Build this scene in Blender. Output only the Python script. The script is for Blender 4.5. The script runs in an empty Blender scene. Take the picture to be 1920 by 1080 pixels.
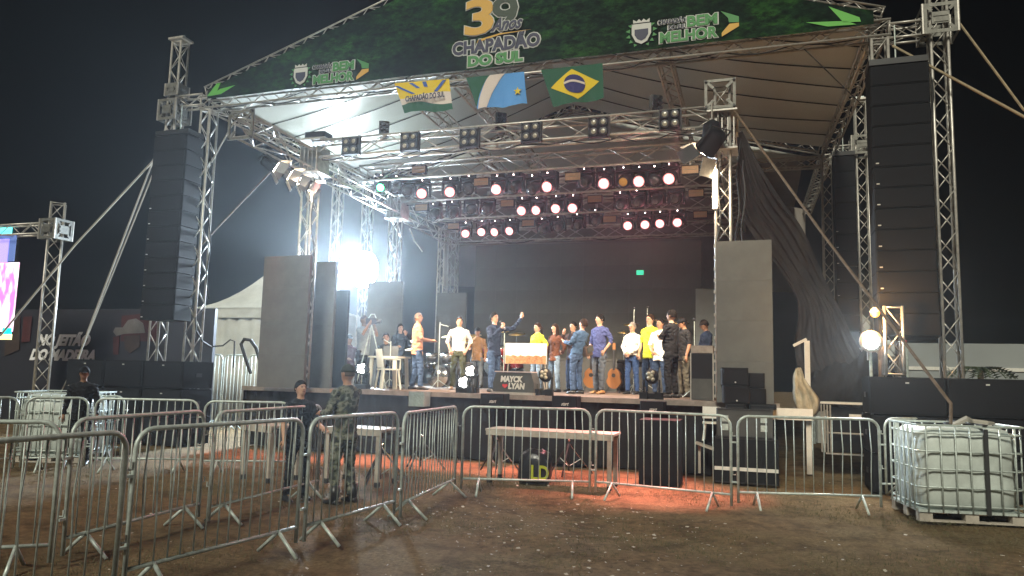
import bpy, math, random
import numpy as np
from mathutils import Vector, Matrix, Quaternion
from mathutils.bvhtree import BVHTree
from mathutils import noise as mnoise
random.seed(7); rng = np.random.default_rng(7)
S = bpy.context.scene
COL = S.collection
PI = math.pi
# ------------------------------------------------------------------ camera
FPX, PITCH, ROLL, EYE = 1404.0, math.radians(6.6), math.radians(1.4), 1.65
_F = Vector((0, math.cos(PITCH), math.sin(PITCH))); _R0 = Vector((1, 0, 0)); _U0 = Vector((0, -math.sin(PITCH), math.cos(PITCH)))
_R = _R0*math.cos(ROLL) + _U0*math.sin(ROLL); _U = _U0*math.cos(ROLL) - _R0*math.sin(ROLL)
cam = bpy.data.cameras.new('camera'); camo = bpy.data.objects.new('camera', cam); COL.objects.link(camo)
cam.sensor_width = 36; cam.lens = FPX/1920*36; cam.clip_start = .05; cam.clip_end = 600
m = Matrix((_R, _U, -_F)).transposed().to_4x4(); m.translation = Vector((0, 0, EYE)); camo.matrix_world = m
S.camera = camo
# ------------------------------------------------------------------ world, fill, exposure
wd = bpy.data.worlds.new('World'); S.world = wd; wd.use_nodes = True
bg = wd.node_tree.nodes['Background']; bg.inputs[0].default_value = (.16, .24, .34, 1); bg.inputs[1].default_value = .0015
S.view_settings.view_transform = 'Standard'; S.view_settings.look = 'None'; S.view_settings.exposure = 0; S.view_settings.gamma = 1
S.view_settings.use_curve_mapping = False
S.cycles.use_denoising = True
S.cycles.max_bounces = 5; S.cycles.diffuse_bounces = 2; S.cycles.glossy_bounces = 2; S.cycles.volume_bounces = 0
S.cycles.transmission_bounces = 3; S.cycles.transparent_max_bounces = 12
S.cycles.sample_clamp_indirect = 3.0
S.cycles.caustics_reflective = False; S.cycles.caustics_refractive = False
sl = bpy.data.lights.new('sun', 'SUN'); sl.energy = 2.95; sl.angle = math.radians(12); sl.color = (1.0, .97, .80)
so = bpy.data.objects.new('sun', sl); COL.objects.link(so)
so.rotation_euler = Vector((.30, .70, -.62)).to_track_quat('-Z', 'Y').to_euler()   # floodlights of the fairground behind the camera
# ------------------------------------------------------------------ stage frame: u along the stage front, w towards its back
PSI = math.radians(18.3)
T = Vector((math.cos(PSI), -math.sin(PSI), 0)); B = Vector((math.sin(PSI), math.cos(PSI), 0)); O = Vector((0, 14.32, 0)); CE = Vector((0, 0, EYE))
def W(u, w, z=0.): return O + T*u + B*w + Vector((0, 0, z))
def _ray(x, y): return _F + _R*((x-960)/FPX) + _U*((540-y)/FPX)
def _st(P): v = P-O; return (v.dot(T), v.dot(B), P.z)
def aw(x, y, w): d = _ray(x, y); k = ((O-CE).dot(B)+w)/d.dot(B); return _st(CE+d*k)
def az(x, y, z=0.): d = _ray(x, y); k = (z-EYE)/d.z; return CE+d*k
SR = -PSI
DECK = 1.27
# ------------------------------------------------------------------ materials
def mat(name, col, rough=.6, metal=0., bump=0., bscale=30., var=0., vscale=4., emit=None, estr=0., coat=0., col2=None, spec=None):
    m = bpy.data.materials.new(name); m.use_nodes = True; nt = m.node_tree; b = nt.nodes['Principled BSDF']
    b.inputs['Base Color'].default_value = (*col, 1); b.inputs['Roughness'].default_value = rough; b.inputs['Metallic'].default_value = metal
    if spec is not None: b.inputs['Specular IOR Level'].default_value = spec
    if coat: b.inputs['Coat Weight'].default_value = coat; b.inputs['Coat Roughness'].default_value = .25
    if emit: b.inputs['Emission Color'].default_value = (*emit, 1); b.inputs['Emission Strength'].default_value = estr
    if bump or var or col2:
        tc = nt.nodes.new('ShaderNodeTexCoord')
    if bump:
        n = nt.nodes.new('ShaderNodeTexNoise'); n.inputs['Scale'].default_value = bscale; n.inputs['Detail'].default_value = 4
        nt.links.new(tc.outputs['Object'], n.inputs['Vector'])
        bm = nt.nodes.new('ShaderNodeBump'); bm.inputs['Strength'].default_value = bump; bm.inputs['Distance'].default_value = .03
        nt.links.new(n.outputs['Fac'], bm.inputs['Height']); nt.links.new(bm.outputs[0], b.inputs['Normal'])
    if var or col2:
        n = nt.nodes.new('ShaderNodeTexNoise'); n.inputs['Scale'].default_value = vscale; n.inputs['Detail'].default_value = 5; n.inputs['Roughness'].default_value = .65
        nt.links.new(tc.outputs['Object'], n.inputs['Vector'])
        r = nt.nodes.new('ShaderNodeValToRGB'); r.color_ramp.elements[0].position = .32; r.color_ramp.elements[1].position = .68
        c2 = col2 or tuple(c*(1-var) for c in col)
        r.color_ramp.elements[0].color = (*c2, 1); r.color_ramp.elements[1].color = (*col, 1)
        nt.links.new(n.outputs['Fac'], r.inputs[0]); nt.links.new(r.outputs[0], b.inputs['Base Color'])
    return m
M = {}
M['alu'] = mat('aluminium', (.60, .57, .52), .40, .45, var=.35, vscale=9)
M['galv'] = mat('galvanised_steel', (.62, .70, .66), .42, .2, var=.45, vscale=14)
M['black'] = mat('black_cabinet', (.009, .010, .012), .8, spec=.25, bump=.15, bscale=120)
M['grille'] = mat('black_grille', (.010, .011, .014), .8, .0, spec=.25, bump=.5, bscale=260)
M['case'] = mat('grey_flight_case', (.07, .072, .068), .6, var=.4, vscale=3, bump=.1)
M['plate'] = mat('weathered_plate', (.22, .215, .19), .5, .4, var=.45, vscale=9)
M['blackp'] = mat('black_plastic', (.02, .02, .022), .4)
M['cloth'] = mat('black_cloth', (.014, .014, .016), .95, bump=.6, bscale=5, var=.4, vscale=2)
M['net'] = mat('dark_mesh_fabric', (.045, .042, .045), .95, bump=.4, bscale=8, var=.5, vscale=1.5)
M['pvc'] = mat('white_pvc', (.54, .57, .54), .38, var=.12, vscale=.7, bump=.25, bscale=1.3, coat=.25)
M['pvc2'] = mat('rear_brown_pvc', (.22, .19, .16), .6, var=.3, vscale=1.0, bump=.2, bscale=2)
M['tent'] = mat('tent_canvas', (.62, .63, .58), .8, var=.3, vscale=1.1, bump=.5, bscale=1.7)
M['webbing'] = mat('dark_webbing', (.03, .03, .03), .9)
M['deck'] = mat('plywood_deck', (.20, .14, .10), .55, var=.5, vscale=2.5, bump=.1)
M['edge'] = mat('deck_edge', (.35, .30, .26), .5, .3, var=.4, vscale=6)
M['panel'] = mat('led_module', (.13, .135, .13), .75, bump=.15, bscale=300, var=.25, vscale=2.2)
M['screen'] = mat('led_wall', (.088, .094, .084), .7, bump=.1, bscale=300, var=.35, vscale=.6)
M['white'] = mat('white_paint', (.72, .70, .64), .6, var=.2, vscale=5)
M['wood'] = mat('painted_wood', (.50, .45, .38), .7, var=.4, vscale=6, bump=.2, bscale=20)
M['plastic'] = mat('white_plastic', (.72, .70, .60), .4)
M['tank'] = mat('tank_polyethylene', (.60, .66, .62), .42, var=.3, vscale=2.2, bump=.35, bscale=3.5)
M['rust'] = mat('dirty_strap', (.19, .13, .085), .9, var=.5, vscale=12)
M['strap'] = mat('yellow_strap', (.42, .34, .22), .85, var=.4, vscale=8)
M['rope'] = mat('grey_rope', (.36, .33, .28), .9)
M['glass'] = mat('dead_lens', (.33, .30, .22), .12, coat=.6)
M['darklens'] = mat('dark_lens', (.03, .03, .035), .08, coat=1.)
M['amber'] = mat('amber_reflector', (.50, .30, .17), .3, .4, var=.25, vscale=20)
M['gold'] = mat('brass', (.75, .52, .2), .3, 1.)
M['wood2'] = mat('guitar_spruce', (.30, .12, .03), .3, coat=.6)
M['chrome'] = mat('chrome', (.75, .75, .75), .15, 1.)
M['red'] = mat('red_lacquer', (.32, .02, .02), .25, coat=.7)
M['rubber'] = mat('rubber', (.02, .02, .02), .8)
M['bag'] = mat('dirty_cloth', (.50, .44, .32), .9, var=.45, vscale=7, bump=.5, bscale=9)
M['wall'] = mat('white_wall', (.28, .30, .30), .85, var=.15, vscale=.4)
M['redp'] = mat('red_paint', (.55, .03, .03), .6)
M['leaf'] = mat('palm_leaf', (.05, .07, .03), .7, var=.4)
def em(name, col, s): return mat(name, col, .5, emit=col, estr=s)
M['pink'] = em('pink_white_led', (1., .66, .62), 5)
M['pinkhalo'] = em('pink_halo', (1., .36, .36), .9)  # glow colour for the halo rings round the lit lenses
M['pinkdim'] = em('led_indicator', (1., .75, .7), 25)
M['green'] = em('green_led', (.05, 1., .2), 25)
M['flood'] = em('flood_led', (.82, .93, 1.), 160)
M['flood2'] = em('small_flood_led', (.85, .95, 1.), 260)
M['orange'] = em('orange_lamp', (1., .34, .05), 3.2)
M['warm'] = em('warm_fresnel', (1., .80, .55), 130)
M['stagewhite'] = em('stage_white_led', (1., .95, .9), 30)
M['led'] = em('status_led', (.8, .9, 1.), 4)
M['scr_green'] = em('screen_green', (.05, .8, .45), 1.0)
# ------------------------------------------------------------------ mesh builder
class MB:
    def __init__(s): s.v = []; s.f = []
    def add(s, vs, fs):
        n = len(s.v); s.v += [tuple(v) for v in vs]; s.f += [tuple(i+n for i in f) for f in fs]; return s
    def box(s, c, d, rot=None, bev=0.):
        x, y, z = d[0]/2, d[1]/2, d[2]/2
        if bev:
            b = min(bev, x*.9, y*.9); pts = [(-x+b, -y), (x-b, -y), (x, -y+b), (x, y-b), (x-b, y), (-x+b, y), (-x, y-b), (-x, -y+b)]
            vs = [Vector((p[0], p[1], -z)) for p in pts]+[Vector((p[0], p[1], z)) for p in pts]
            fs = [tuple(range(7, -1, -1)), tuple(range(8, 16))]+[(i, (i+1) % 8, (i+1) % 8+8, i+8) for i in range(8)]
        else:
            vs = [Vector((a*x, b*y, c_*z)) for c_ in (-1, 1) for b in (-1, 1) for a in (-1, 1)]
            fs = [(0, 2, 3, 1), (4, 5, 7, 6), (0, 1, 5, 4), (2, 6, 7, 3), (0, 4, 6, 2), (1, 3, 7, 5)]
        if rot is not None: vs = [rot @ v for v in vs]
        return s.add([v+Vector(c) for v in vs], fs)
    def rings(s, R, cap=True, closed=False):
        k = len(R[0]); n = len(R); vs = [p for r in R for p in r]; fs = []
        for i in range(n-1 if not closed else n):
            j = (i+1) % n
            for a in range(k): b = (a+1) % k; fs.append((i*k+a, i*k+b, j*k+b, j*k+a))
        if cap and not closed: fs.append(tuple(range(k-1, -1, -1))); fs.append(tuple((n-1)*k+a for a in range(k)))
        return s.add(vs, fs)
    def sweep(s, pts, r, n=6, cap=True, closed=False):
        pts = [Vector(p) for p in pts]; rs = r if isinstance(r, (list, tuple)) else [r]*len(pts)
        R = []; prev = None
        for i, p in enumerate(pts):
            if closed: d = pts[(i+1) % len(pts)]-pts[i-1]
            else: d = pts[min(i+1, len(pts)-1)]-pts[max(i-1, 0)]
            d = d.normalized() if d.length > 1e-9 else Vector((0, 0, 1))
            if prev is None: a = d.orthogonal().normalized()
            else: a = (prev-d*prev.dot(d)); a = a.normalized() if a.length > 1e-6 else d.orthogonal().normalized()
            prev = a; b = d.cross(a)
            R.append([p+(a*math.cos(2*PI*k/n)+b*math.sin(2*PI*k/n))*rs[i] for k in range(n)])
        return s.rings(R, cap, closed)
    def tube(s, a, b, r, n=6, r2=None): return s.sweep([a, b], [r, r if r2 is None else r2], n)
    def lathe(s, prof, n=16, c=(0, 0, 0), rot=None):
        R = []
        for r, z in prof:
            R.append([Vector((r*math.cos(2*PI*k/n), r*math.sin(2*PI*k/n), z)) for k in range(n)])
        if rot is not None: R = [[rot @ p for p in r] for r in R]
        R = [[p+Vector(c) for p in r] for r in R]
        return s.rings(R)
    def ball(s, c, r, n=12, m_=8, rot=None):
        r = r if isinstance(r, (tuple, list)) else (r, r, r)
        R = []
        for i in range(m_+1):
            t = PI*i/m_; q = max(math.sin(t), .02)
            R.append([Vector((r[0]*q*math.cos(2*PI*k/n), r[1]*q*math.sin(2*PI*k/n), -r[2]*math.cos(t))) for k in range(n)])
        if rot is not None: R = [[rot @ p for p in a] for a in R]
        return s.rings([[p+Vector(c) for p in a] for a in R])
    def grid(s, P):   # P[i][j] points
        n, k = len(P), len(P[0]); return s.add([p for r in P for p in r], [(i*k+j, i*k+j+1, (i+1)*k+j+1, (i+1)*k+j) for i in range(n-1) for j in range(k-1)])
    def poly(s, pts, d0, d1, ax='y'):   # extruded polygon in xz, from y=d0 to y=d1
        n = len(pts); f = (lambda p, d: (p[0], d, p[1])) if ax == 'y' else (lambda p, d: (p[0], p[1], d))
        return s.add([f(p, d0) for p in pts]+[f(p, d1) for p in pts], [tuple(range(n)), tuple(range(2*n-1, n-1, -1))]+[(i, i+n, (i+1) % n+n, (i+1) % n) for i in range(n)])
    def mesh(s, name, m=None, smooth=False):
        me = bpy.data.meshes.new(name); me.from_pydata([tuple(v) for v in s.v], [], s.f)
        if m is not None: me.materials.append(M[m] if isinstance(m, str) else m)
        if smooth: me.polygons.foreach_set('use_smooth', [True]*len(me.polygons))
        me.update(); return me
    def build(s, name, m, parent=None, smooth=False, kind=None): return obj(name, s.mesh(name, m, smooth), parent, kind)
def obj(name, data, parent=None, kind=None, loc=None, rot=None):
    o = bpy.data.objects.new(name, data); COL.objects.link(o)
    if parent: o.parent = parent
    if loc is not None: o.location = loc
    if rot is not None: o.rotation_euler = rot
    if kind: o['kind'] = kind
    return o
def tag(o, label, cat, group=None):
    o['label'] = label; o['category'] = cat
    if group: o['group'] = group
    return o
def thing(name, label, cat, P, rz=0., group=None, rot=None):
    o = obj(name, None); o.location = P; o.rotation_euler = rot if rot is not None else (0, 0, SR+rz); return tag(o, label, cat, group)
def copy(root, P, label, rz=None):
    c = root.copy(); COL.objects.link(c); c.location = P; c['label'] = label
    if rz is not None: c.rotation_euler = (0, 0, SR+rz)
    for ch in list(root.children):
        d = ch.copy(); COL.objects.link(d); d.parent = c
        for g in list(ch.children):
            e = g.copy(); COL.objects.link(e); e.parent = d
    return c
def spot(name, P, target, energy, col, size=60, blend=.4, rad=.08, kind='SPOT'):
    l = bpy.data.lights.new(name, kind); l.energy = energy; l.color = col; l.shadow_soft_size = rad
    if kind == 'SPOT': l.spot_size = math.radians(size); l.spot_blend = blend
    o = obj(name, l); o.location = P
    if target is not None: o.rotation_euler = (Vector(target)-Vector(P)).to_track_quat('-Z', 'Y').to_euler()
    return o
def text_mesh(txt, size, off=0., ext=.004, shear=0., spacing=1., align='CENTER'):
    c = bpy.data.curves.new('txt', 'FONT'); c.body = txt; c.size = size; c.offset = off; c.extrude = ext; c.shear = shear
    c.space_character = spacing; c.align_x = align; c.resolution_u = 3
    o = obj('txt', c); bpy.context.view_layer.update()
    me = bpy.data.meshes.new_from_object(o.evaluated_get(bpy.context.evaluated_depsgraph_get()))
    bpy.data.objects.remove(o); bpy.data.curves.remove(c); return me
def text(name, txt, parent, x, y, z, size, m, off=0., shear=0., spacing=1., width=None, tilt=0., ext=.004, rot=None):
    me = text_mesh(txt, size, off, ext, shear, spacing)
    me.materials.clear(); me.materials.append(M[m] if isinstance(m, str) else m)
    if width:
        xs = [v.co.x for v in me.vertices]; k = width/(max(xs)-min(xs)); cx = (max(xs)+min(xs))/2
        for v in me.vertices: v.co.x = (v.co.x-cx)*k
    o = obj(name, me, parent, loc=(x, y, z)); o.rotation_euler = rot or (PI/2, tilt, 0); return o
# ------------------------------------------------------------------ ground
def rut(x, y):
    q = 0.
    for (a, b, c, o_) in ((.2, .35, .02, 0), (.2, .35, .02, 1.5), (-1.8, -.22, -.03, 0), (-1.8, -.22, -.03, 1.45)):
        d = x-(a+b*(y-2)+c*(y-4)**2+o_); q += .022*math.exp(-(d/.13)**2)*(.6+.4*math.sin(y*2.1+a)) if y < 12 else 0
    return q
def ground():
    n = 150; xs = np.sign(np.linspace(-1, 1, n))*np.abs(np.linspace(-1, 1, n))**2.2*110; ys = np.sign(np.linspace(-1, 1, n))*np.abs(np.linspace(-1, 1, n))**2.2*110+8
    P = [[(x, y, (.035*math.sin(x*1.3+math.sin(y*.9))*math.sin(y*1.1+.5)+.02*math.sin(x*3.1+y*2.3)+random.uniform(-.008, .008))*.7-.02-rut(x, y)) for x in xs] for y in ys]
    b = MB().grid(P)
    g = mat('trampled_dirt', (.115, .072, .042), .95)
    nt = g.node_tree; bs = nt.nodes['Principled BSDF']; bs.inputs['Specular IOR Level'].default_value = .2
    tc = nt.nodes.new('ShaderNodeTexCoord')
    def noise(sc, d=6, r=.6):
        q = nt.nodes.new('ShaderNodeTexNoise'); q.inputs['Scale'].default_value = sc; q.inputs['Detail'].default_value = d; q.inputs['Roughness'].default_value = r
        nt.links.new(tc.outputs['Object'], q.inputs['Vector']); return q
    def ramp(q, p0, p1, c0, c1):
        r = nt.nodes.new('ShaderNodeValToRGB'); r.color_ramp.elements[0].position = p0; r.color_ramp.elements[1].position = p1
        r.color_ramp.elements[0].color = (*c0, 1); r.color_ramp.elements[1].color = (*c1, 1); nt.links.new(q.outputs['Fac'], r.inputs[0]); return r
    def mix(f, a, c):
        x = nt.nodes.new('ShaderNodeMix'); x.data_type = 'RGBA'; nt.links.new(f, x.inputs[0]); nt.links.new(a, x.inputs[6]); nt.links.new(c, x.inputs[7]); return x.outputs[2]
    soil = ramp(noise(9, 8, .75), .3, .7, (.06, .041, .021), (.29, .19, .098)); dry = ramp(noise(26, 6, .7), .3, .72, (.08, .06, .03), (.33, .24, .13))
    mask = ramp(noise(.55, 5, .6), .42, .60, (0, 0, 0), (1, 1, 1)); c1 = mix(mask.outputs[0], soil.outputs[0], dry.outputs[0])
    wet = ramp(noise(1.7, 5, .7), .36, .52, (.42, .40, .38), (1, 1, 1))
    x = nt.nodes.new('ShaderNodeMix'); x.data_type = 'RGBA'; x.blend_type = 'MULTIPLY'; x.inputs[0].default_value = .8
    nt.links.new(c1, x.inputs[6]); nt.links.new(wet.outputs[0], x.inputs[7]); nt.links.new(x.outputs[2], bs.inputs['Base Color'])
    bm = nt.nodes.new('ShaderNodeBump'); bm.inputs['Strength'].default_value = .9; bm.inputs['Distance'].default_value = .05
    nt.links.new(noise(22, 8, .8).outputs['Fac'], bm.inputs['Height']); nt.links.new(bm.outputs[0], bs.inputs['Normal'])
    o = b.build('ground', g, kind='structure', smooth=True)
ground()
def scatter(name, n, fn, m, kind='stuff'):
    vs = []; fs = []
    for i in range(n): fn(vs, fs)
    me = bpy.data.meshes.new(name); me.from_pydata(vs, [], fs); me.materials.append(m); me.update(); return obj(name, me, kind=kind)
def rpos():
    d = 3.2+9.5*random.random()**.75; x = random.uniform(-.55, .75)*d+random.gauss(0, .5); return x, d
def scrap(vs, fs):
    if random.random() < .55: x = random.gauss(.6, 1.9); y = random.uniform(4.2, 10)
    else: x, y = rpos()
    if math.sin(x*1.1+1)+math.sin(y*1.6+x*.6) < random.uniform(-1.4, 1.2): return
    r = random.choice((.005, .006, .007, .009, .012, .019)); a = random.uniform(0, PI); k = len(vs); t = random.uniform(-.4, .8)
    for s_, q in ((1, 1), (-1, 1), (-1, -1), (1, -1)):
        vs.append((x+r*(s_*math.cos(a)-q*.6*math.sin(a)), y+r*(s_*math.sin(a)+q*.6*math.cos(a)), .022+random.uniform(0, .006)+(q+1)*r*t*.5))
    fs.append((k, k+1, k+2, k+3))
tag(scatter('litter', 2300, scrap, mat('paper_scrap', (.66, .60, .50), .7, var=.6, vscale=2)), 'small pale paper scraps scattered over the trampled dirt', 'litter')
def blade(vs, fs):
    x, y = rpos()
    if math.sin(x*1.9+math.sin(y*1.3)*2)+math.sin(y*1.7+x*.8) < random.uniform(-.9, 1.5): return
    k = len(vs)
    for j in range(3):
        h = random.uniform(.012, .045); a = random.uniform(0, 2*PI); l = random.uniform(.01, .035); b_ = random.uniform(0, 2*PI)
        k = len(vs); px, py = x+random.gauss(0, .03), y+random.gauss(0, .03)
        vs += [(px-.003*math.cos(a), py-.003*math.sin(a), 0), (px+.003*math.cos(a), py+.003*math.sin(a), 0), (px+l*math.cos(b_), py+l*math.sin(b_), h)]
        fs.append((k, k+1, k+2))
tag(scatter('grass', 26000, blade, mat('dry_grass', (.16, .13, .065), .9, col2=(.07, .075, .03), vscale=2)), 'short dry trampled grass growing over the dirt field', 'grass')
# ------------------------------------------------------------------ trusses
_cache = {}
def cmesh(key, fn):
    if key not in _cache: _cache[key] = fn()
    return _cache[key]
def truss(name, label, cat, P0, P1, s=.30, group=None, fine=False, cr=.024, br=.011, pitch=None, ref=None, parent=None, m='alu'):
    P0, P1 = Vector(P0), Vector(P1); L = (P1-P0).length; z = (P1-P0).normalized()
    ref = Vector(ref) if ref is not None else (T if abs(z.z) > .7 else Vector((0, 0, 1)))
    x = (ref-z*ref.dot(z)).normalized(); y = z.cross(x); mw = Matrix((x, y, z)).transposed()
    o = obj(name, None, loc=P0); o.rotation_mode = 'QUATERNION'; o.rotation_quaternion = mw.to_quaternion(); tag(o, label, cat, group)
    h = s/2-cr
    cm = cmesh(('ch', round(L, 2), cr, m), lambda: MB().tube((0, 0, 0), (0, 0, L), cr, 8).mesh('chord', m, True))
    for a in (-1, 1):
        for b in (-1, 1): obj('chord', cm, o, loc=(a*h, b*h, 0))
    n = max(2, round(L/(pitch or s*1.15))); p = L/n
    if fine:
        d0 = cmesh(('d', s, round(p, 3), 0, m), lambda: MB().tube((-h, h, 0), (h, h, p), br, 5).mesh('brace', m, True))
        d1 = cmesh(('d', s, round(p, 3), 1, m), lambda: MB().tube((h, h, 0), (-h, h, p), br, 5).mesh('brace', m, True))
        for i in range(n):
            for k in range(4): obj('brace', (d0, d1)[(i+k) % 2], o, loc=(0, 0, i*p), rot=(0, 0, k*PI/2))
    else:
        def lac():
            b = MB()
            for i in range(n):
                for k in range(4):
                    r = Matrix.Rotation(k*PI/2, 3, 'Z'); q = 1 if (i+k) % 2 else -1
                    b.tube(r @ Vector((-q*h, h, i*p)), r @ Vector((q*h, h, i*p+p)), br, 5)
            return b.mesh('bracing', m, True)
        obj('bracing', cmesh(('lac', s, round(L, 2), n, m), lac), o, kind='stuff')
    # end frames
    fr = cmesh(('ef', s, m), lambda: MB().sweep([(-h, -h, 0), (h, -h, 0), (h, h, 0), (-h, h, 0)], .016, 6, closed=True).mesh('end_frame', m, True))
    obj('end_frame', fr, o, loc=(0, 0, .02)); obj('end_frame', fr, o, loc=(0, 0, L-.02))
    return o
G1 = 'upright truss towers that carry the roof'
G2 = 'horizontal truss beams of the roof'
G3 = 'lighting grid trusses over the stage'
def tower(u, w, z0, z1, label, s=.3, fine=True, group=G1, **k): return truss('truss_tower', label, 'truss tower', W(u, w, z0), W(u, w, z1), s, group, fine, **k)
def beam(a, b, label, s=.3, fine=False, group=G2, **k): return truss('truss_beam', label, 'truss beam', W(*a), W(*b), s, group, fine, **k)
tower(-7.42, 0, 0, 7.5, 'upright truss beside the left hanging speaker column, under the banner\'s left corner')
tower(6.52, 0, 0, 7.5, 'truss tower under the banner\'s right corner, mostly behind the big hanging speakers')
tower(-8.40, 0, 0, 9.25, 'tall outermost truss tower left of the hanging speaker column, with flat cap on top')
tower(7.42, 0, 0, 9.6, 'tallest truss tower at far right beside the big hanging speakers')
tower(-7.2, 7.05, 0, 7.5, 'rear truss tower that carries the blinding white floodlight', s=.3, fine=False)
tower(6.25, 7.05, 0, 7.5, 'rear right truss tower between the sagging dark netting and a taller tower')
tower(-8.3, 7.05, 0, 9.2, 'faint rear left truss tower just left of the blinding floodlight', fine=False)
tower(7.08, 7.05, 0, 8.9, 'rear truss tower next to the right hanging speakers with sleeve block below its top')
tower(-7.2, 13, 0, 7.3, 'very faint truss tower far behind the stage at left', fine=False)
beam((-7.6, 0, 7.67), (6.7, 0, 7.67), 'long front roof beam along the lower edge of the green banner', fine=True, s=.32)
beam((-7.5, -.02, 7.95), (-.4, -.02, 10.25), 'sloping left rafter truss along the top edge of the banner', s=.22, fine=True, cr=.018, br=.009)
beam((6.6, -.02, 7.95), (-.4, -.02, 10.25), 'sloping right rafter truss along the top edge of the banner', s=.22, fine=True, cr=.018, br=.009)
beam((-7.42, .2, 7.66), (-7.2, 6.9, 7.6), 'eave truss running back along the bright left edge of the roof')
beam((6.5, .2, 7.66), (6.25, 6.9, 7.55), 'eave truss running back along the right edge of the roof', fine=True)
beam((6.22, 7.2, 7.5), (6.1, 13, 7.4), 'second eave truss continuing back behind the rear right tower')
beam((-7.1, 7.05, 7.45), (6.1, 7.05, 7.38), 'rear cross beam under the back edge of the pale roof')
beam((-7.1, 7.05, 7.7), (-.6, 7.05, 9.5), 'left rear rafter truss rising to the back of the ridge')
beam((6.1, 7.05, 7.75), (-.6, 7.05, 9.5), 'right rear rafter truss descending to the rear right tower', fine=True)
beam((-1.37, .2, 7.72), (-1.37, 6.9, 7.5), 'roof purlin truss receding behind the city flag')
beam((-2.6, .2, 7.72), (-2.6, 6.9, 7.5), 'roof purlin truss receding left of centre, mostly hidden by the first flag')
beam((2.85, .2, 7.72), (2.85, 6.9, 7.5), 'roof purlin truss receding right of the Brazilian flag')
beam((-8.3, 0, 7.75), (-7.55, 0, 7.75), 'short outrigger truss joining the two left towers')
beam((6.65, 0, 7.6), (7.3, 0, 7.6), 'short outrigger truss joining the two right towers above the speakers')
beam((6.4, 7.05, 7.62), (6.95, 7.05, 7.62), 'short truss joining the two rear right towers')
beam((-8.2, 7.05, 7.62), (-7.35, 7.05, 7.62), 'short truss joining the two rear left towers')
_q = aw(1672, 575, -.6); tower(_q[0], -.6, 1.78, _q[2], 'short truss stub standing on the right subwoofers beside the orange lamp', group=G1)
# inner lighting grid
IL, IR = -4.62, 3.98
tower(IL, 0, DECK, 6.3, 'inner left front truss leg above the dark screen panels, under the four barn-door lights', group=G3)
tower(IR-.05, 0, DECK, 6.9, 'inner right truss leg lit glaring warm white by the barn-door light', group=G3)
tower(IL, 4, DECK, 5.9, 'inner left middle truss leg just right of the blinding floodlight', group=G3)
tower(IL, 8, DECK, 5.9, 'inner left rear truss leg above a dark panel, beside the grey backdrop screen', group=G3)
tower(3.9, 8, DECK, 5.9, 'inner right rear truss leg behind the backdrop screen edge', group=G3, fine=False)
GR = [(0, 6.33, 'front lighting truss with six four-lamp blinders on it'), (2, 6.33, 'second lighting truss, above the row of seven large pink lamps'),
      (4, 6.28, 'third lighting truss, above the four pink lamps in the middle'), (6, 6.22, 'fourth lighting truss, above the lowest two groups of pink lamps'),
      (8, 5.92, 'rear lighting truss along the top of the backdrop screen')]
for w, z, lab in GR: beam((IL+.1, w, z), (IR-.1, w, z), lab, s=.42, group=G3, cr=.026, br=.013, fine=(w in (0, 8)), pitch=.62)
beam((IL, -2.3, 6.15), (IL, 8.1, 5.9), 'inner left side truss projecting out over the four barn-door lights', s=.44, group=G3, cr=.026, br=.013, pitch=.6, fine=True)
beam((IR, .2, 6.33), (IR, 8.1, 6.0), 'inner right side truss above the pink lamps', s=.42, group=G3, cr=.026, br=.013, pitch=.6)
# sleeve blocks
def sleeve(P, s, label, group='square steel sleeve blocks riding on the truss towers', h=None):
    h = h or s*1.0; o = thing('sleeve_block', label, 'sleeve block', P, 0, group)
    a = s/2; b = MB()
    for sx in (-1, 1):
        for sy in (-1, 1): MB().tube((sx*a, sy*a, -h/2), (sx*a, sy*a, h/2), .022, 6).build('corner_post', 'alu', o)
    for k in range(4):
        q = MB(); r = Matrix.Rotation(k*PI/2, 3, 'Z')
        for (cx, cz, dx, dz) in ((0, h/2-.03, s, .06), (0, -h/2+.03, s, .06), (-a+.03, 0, .06, h-.12), (a-.03, 0, .06, h-.12)): q.box(r @ Vector((cx, -a-.004, cz)), (dx, .012, dz), r)
        for sx in (-1, 1):
            for sz in (-1, 1):
                rr = r @ Matrix.Rotation(sx*sz*-PI/4, 3, 'Y'); q.box(r @ Vector((sx*(a-.085), -a-.006, sz*(h/2-.085))), (.13, .01, .05), rr)
        q.build('side_plate', 'plate', o)
        q = MB(); q.box(r @ Vector((0, -a-.012, .05)), (s*.42, .02, .05), r); q.box(r @ Vector((0, -a-.012, -.05)), (s*.42, .02, .05), r); q.box(r @ Vector((0, -a-.004, 0)), (s*.5, .014, .2), r); q.build('roller_bracket', 'plate', o)
    return o
sleeve(W(-8.42, 0, 7.55), .50, 'weathered sleeve block low on the outermost left tower')
sleeve(W(-8.40, 0, 8.05), .36, 'smaller sleeve block on the outermost left tower above the larger one', h=.3)
sleeve(W(7.42, 0, 7.68), .52, 'large sleeve block at the upper right corner on the tallest tower')
sleeve(W(7.08, 7.05, 7.72), .50, 'sleeve block on the rear right tower beside the hanging speakers')
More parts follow.
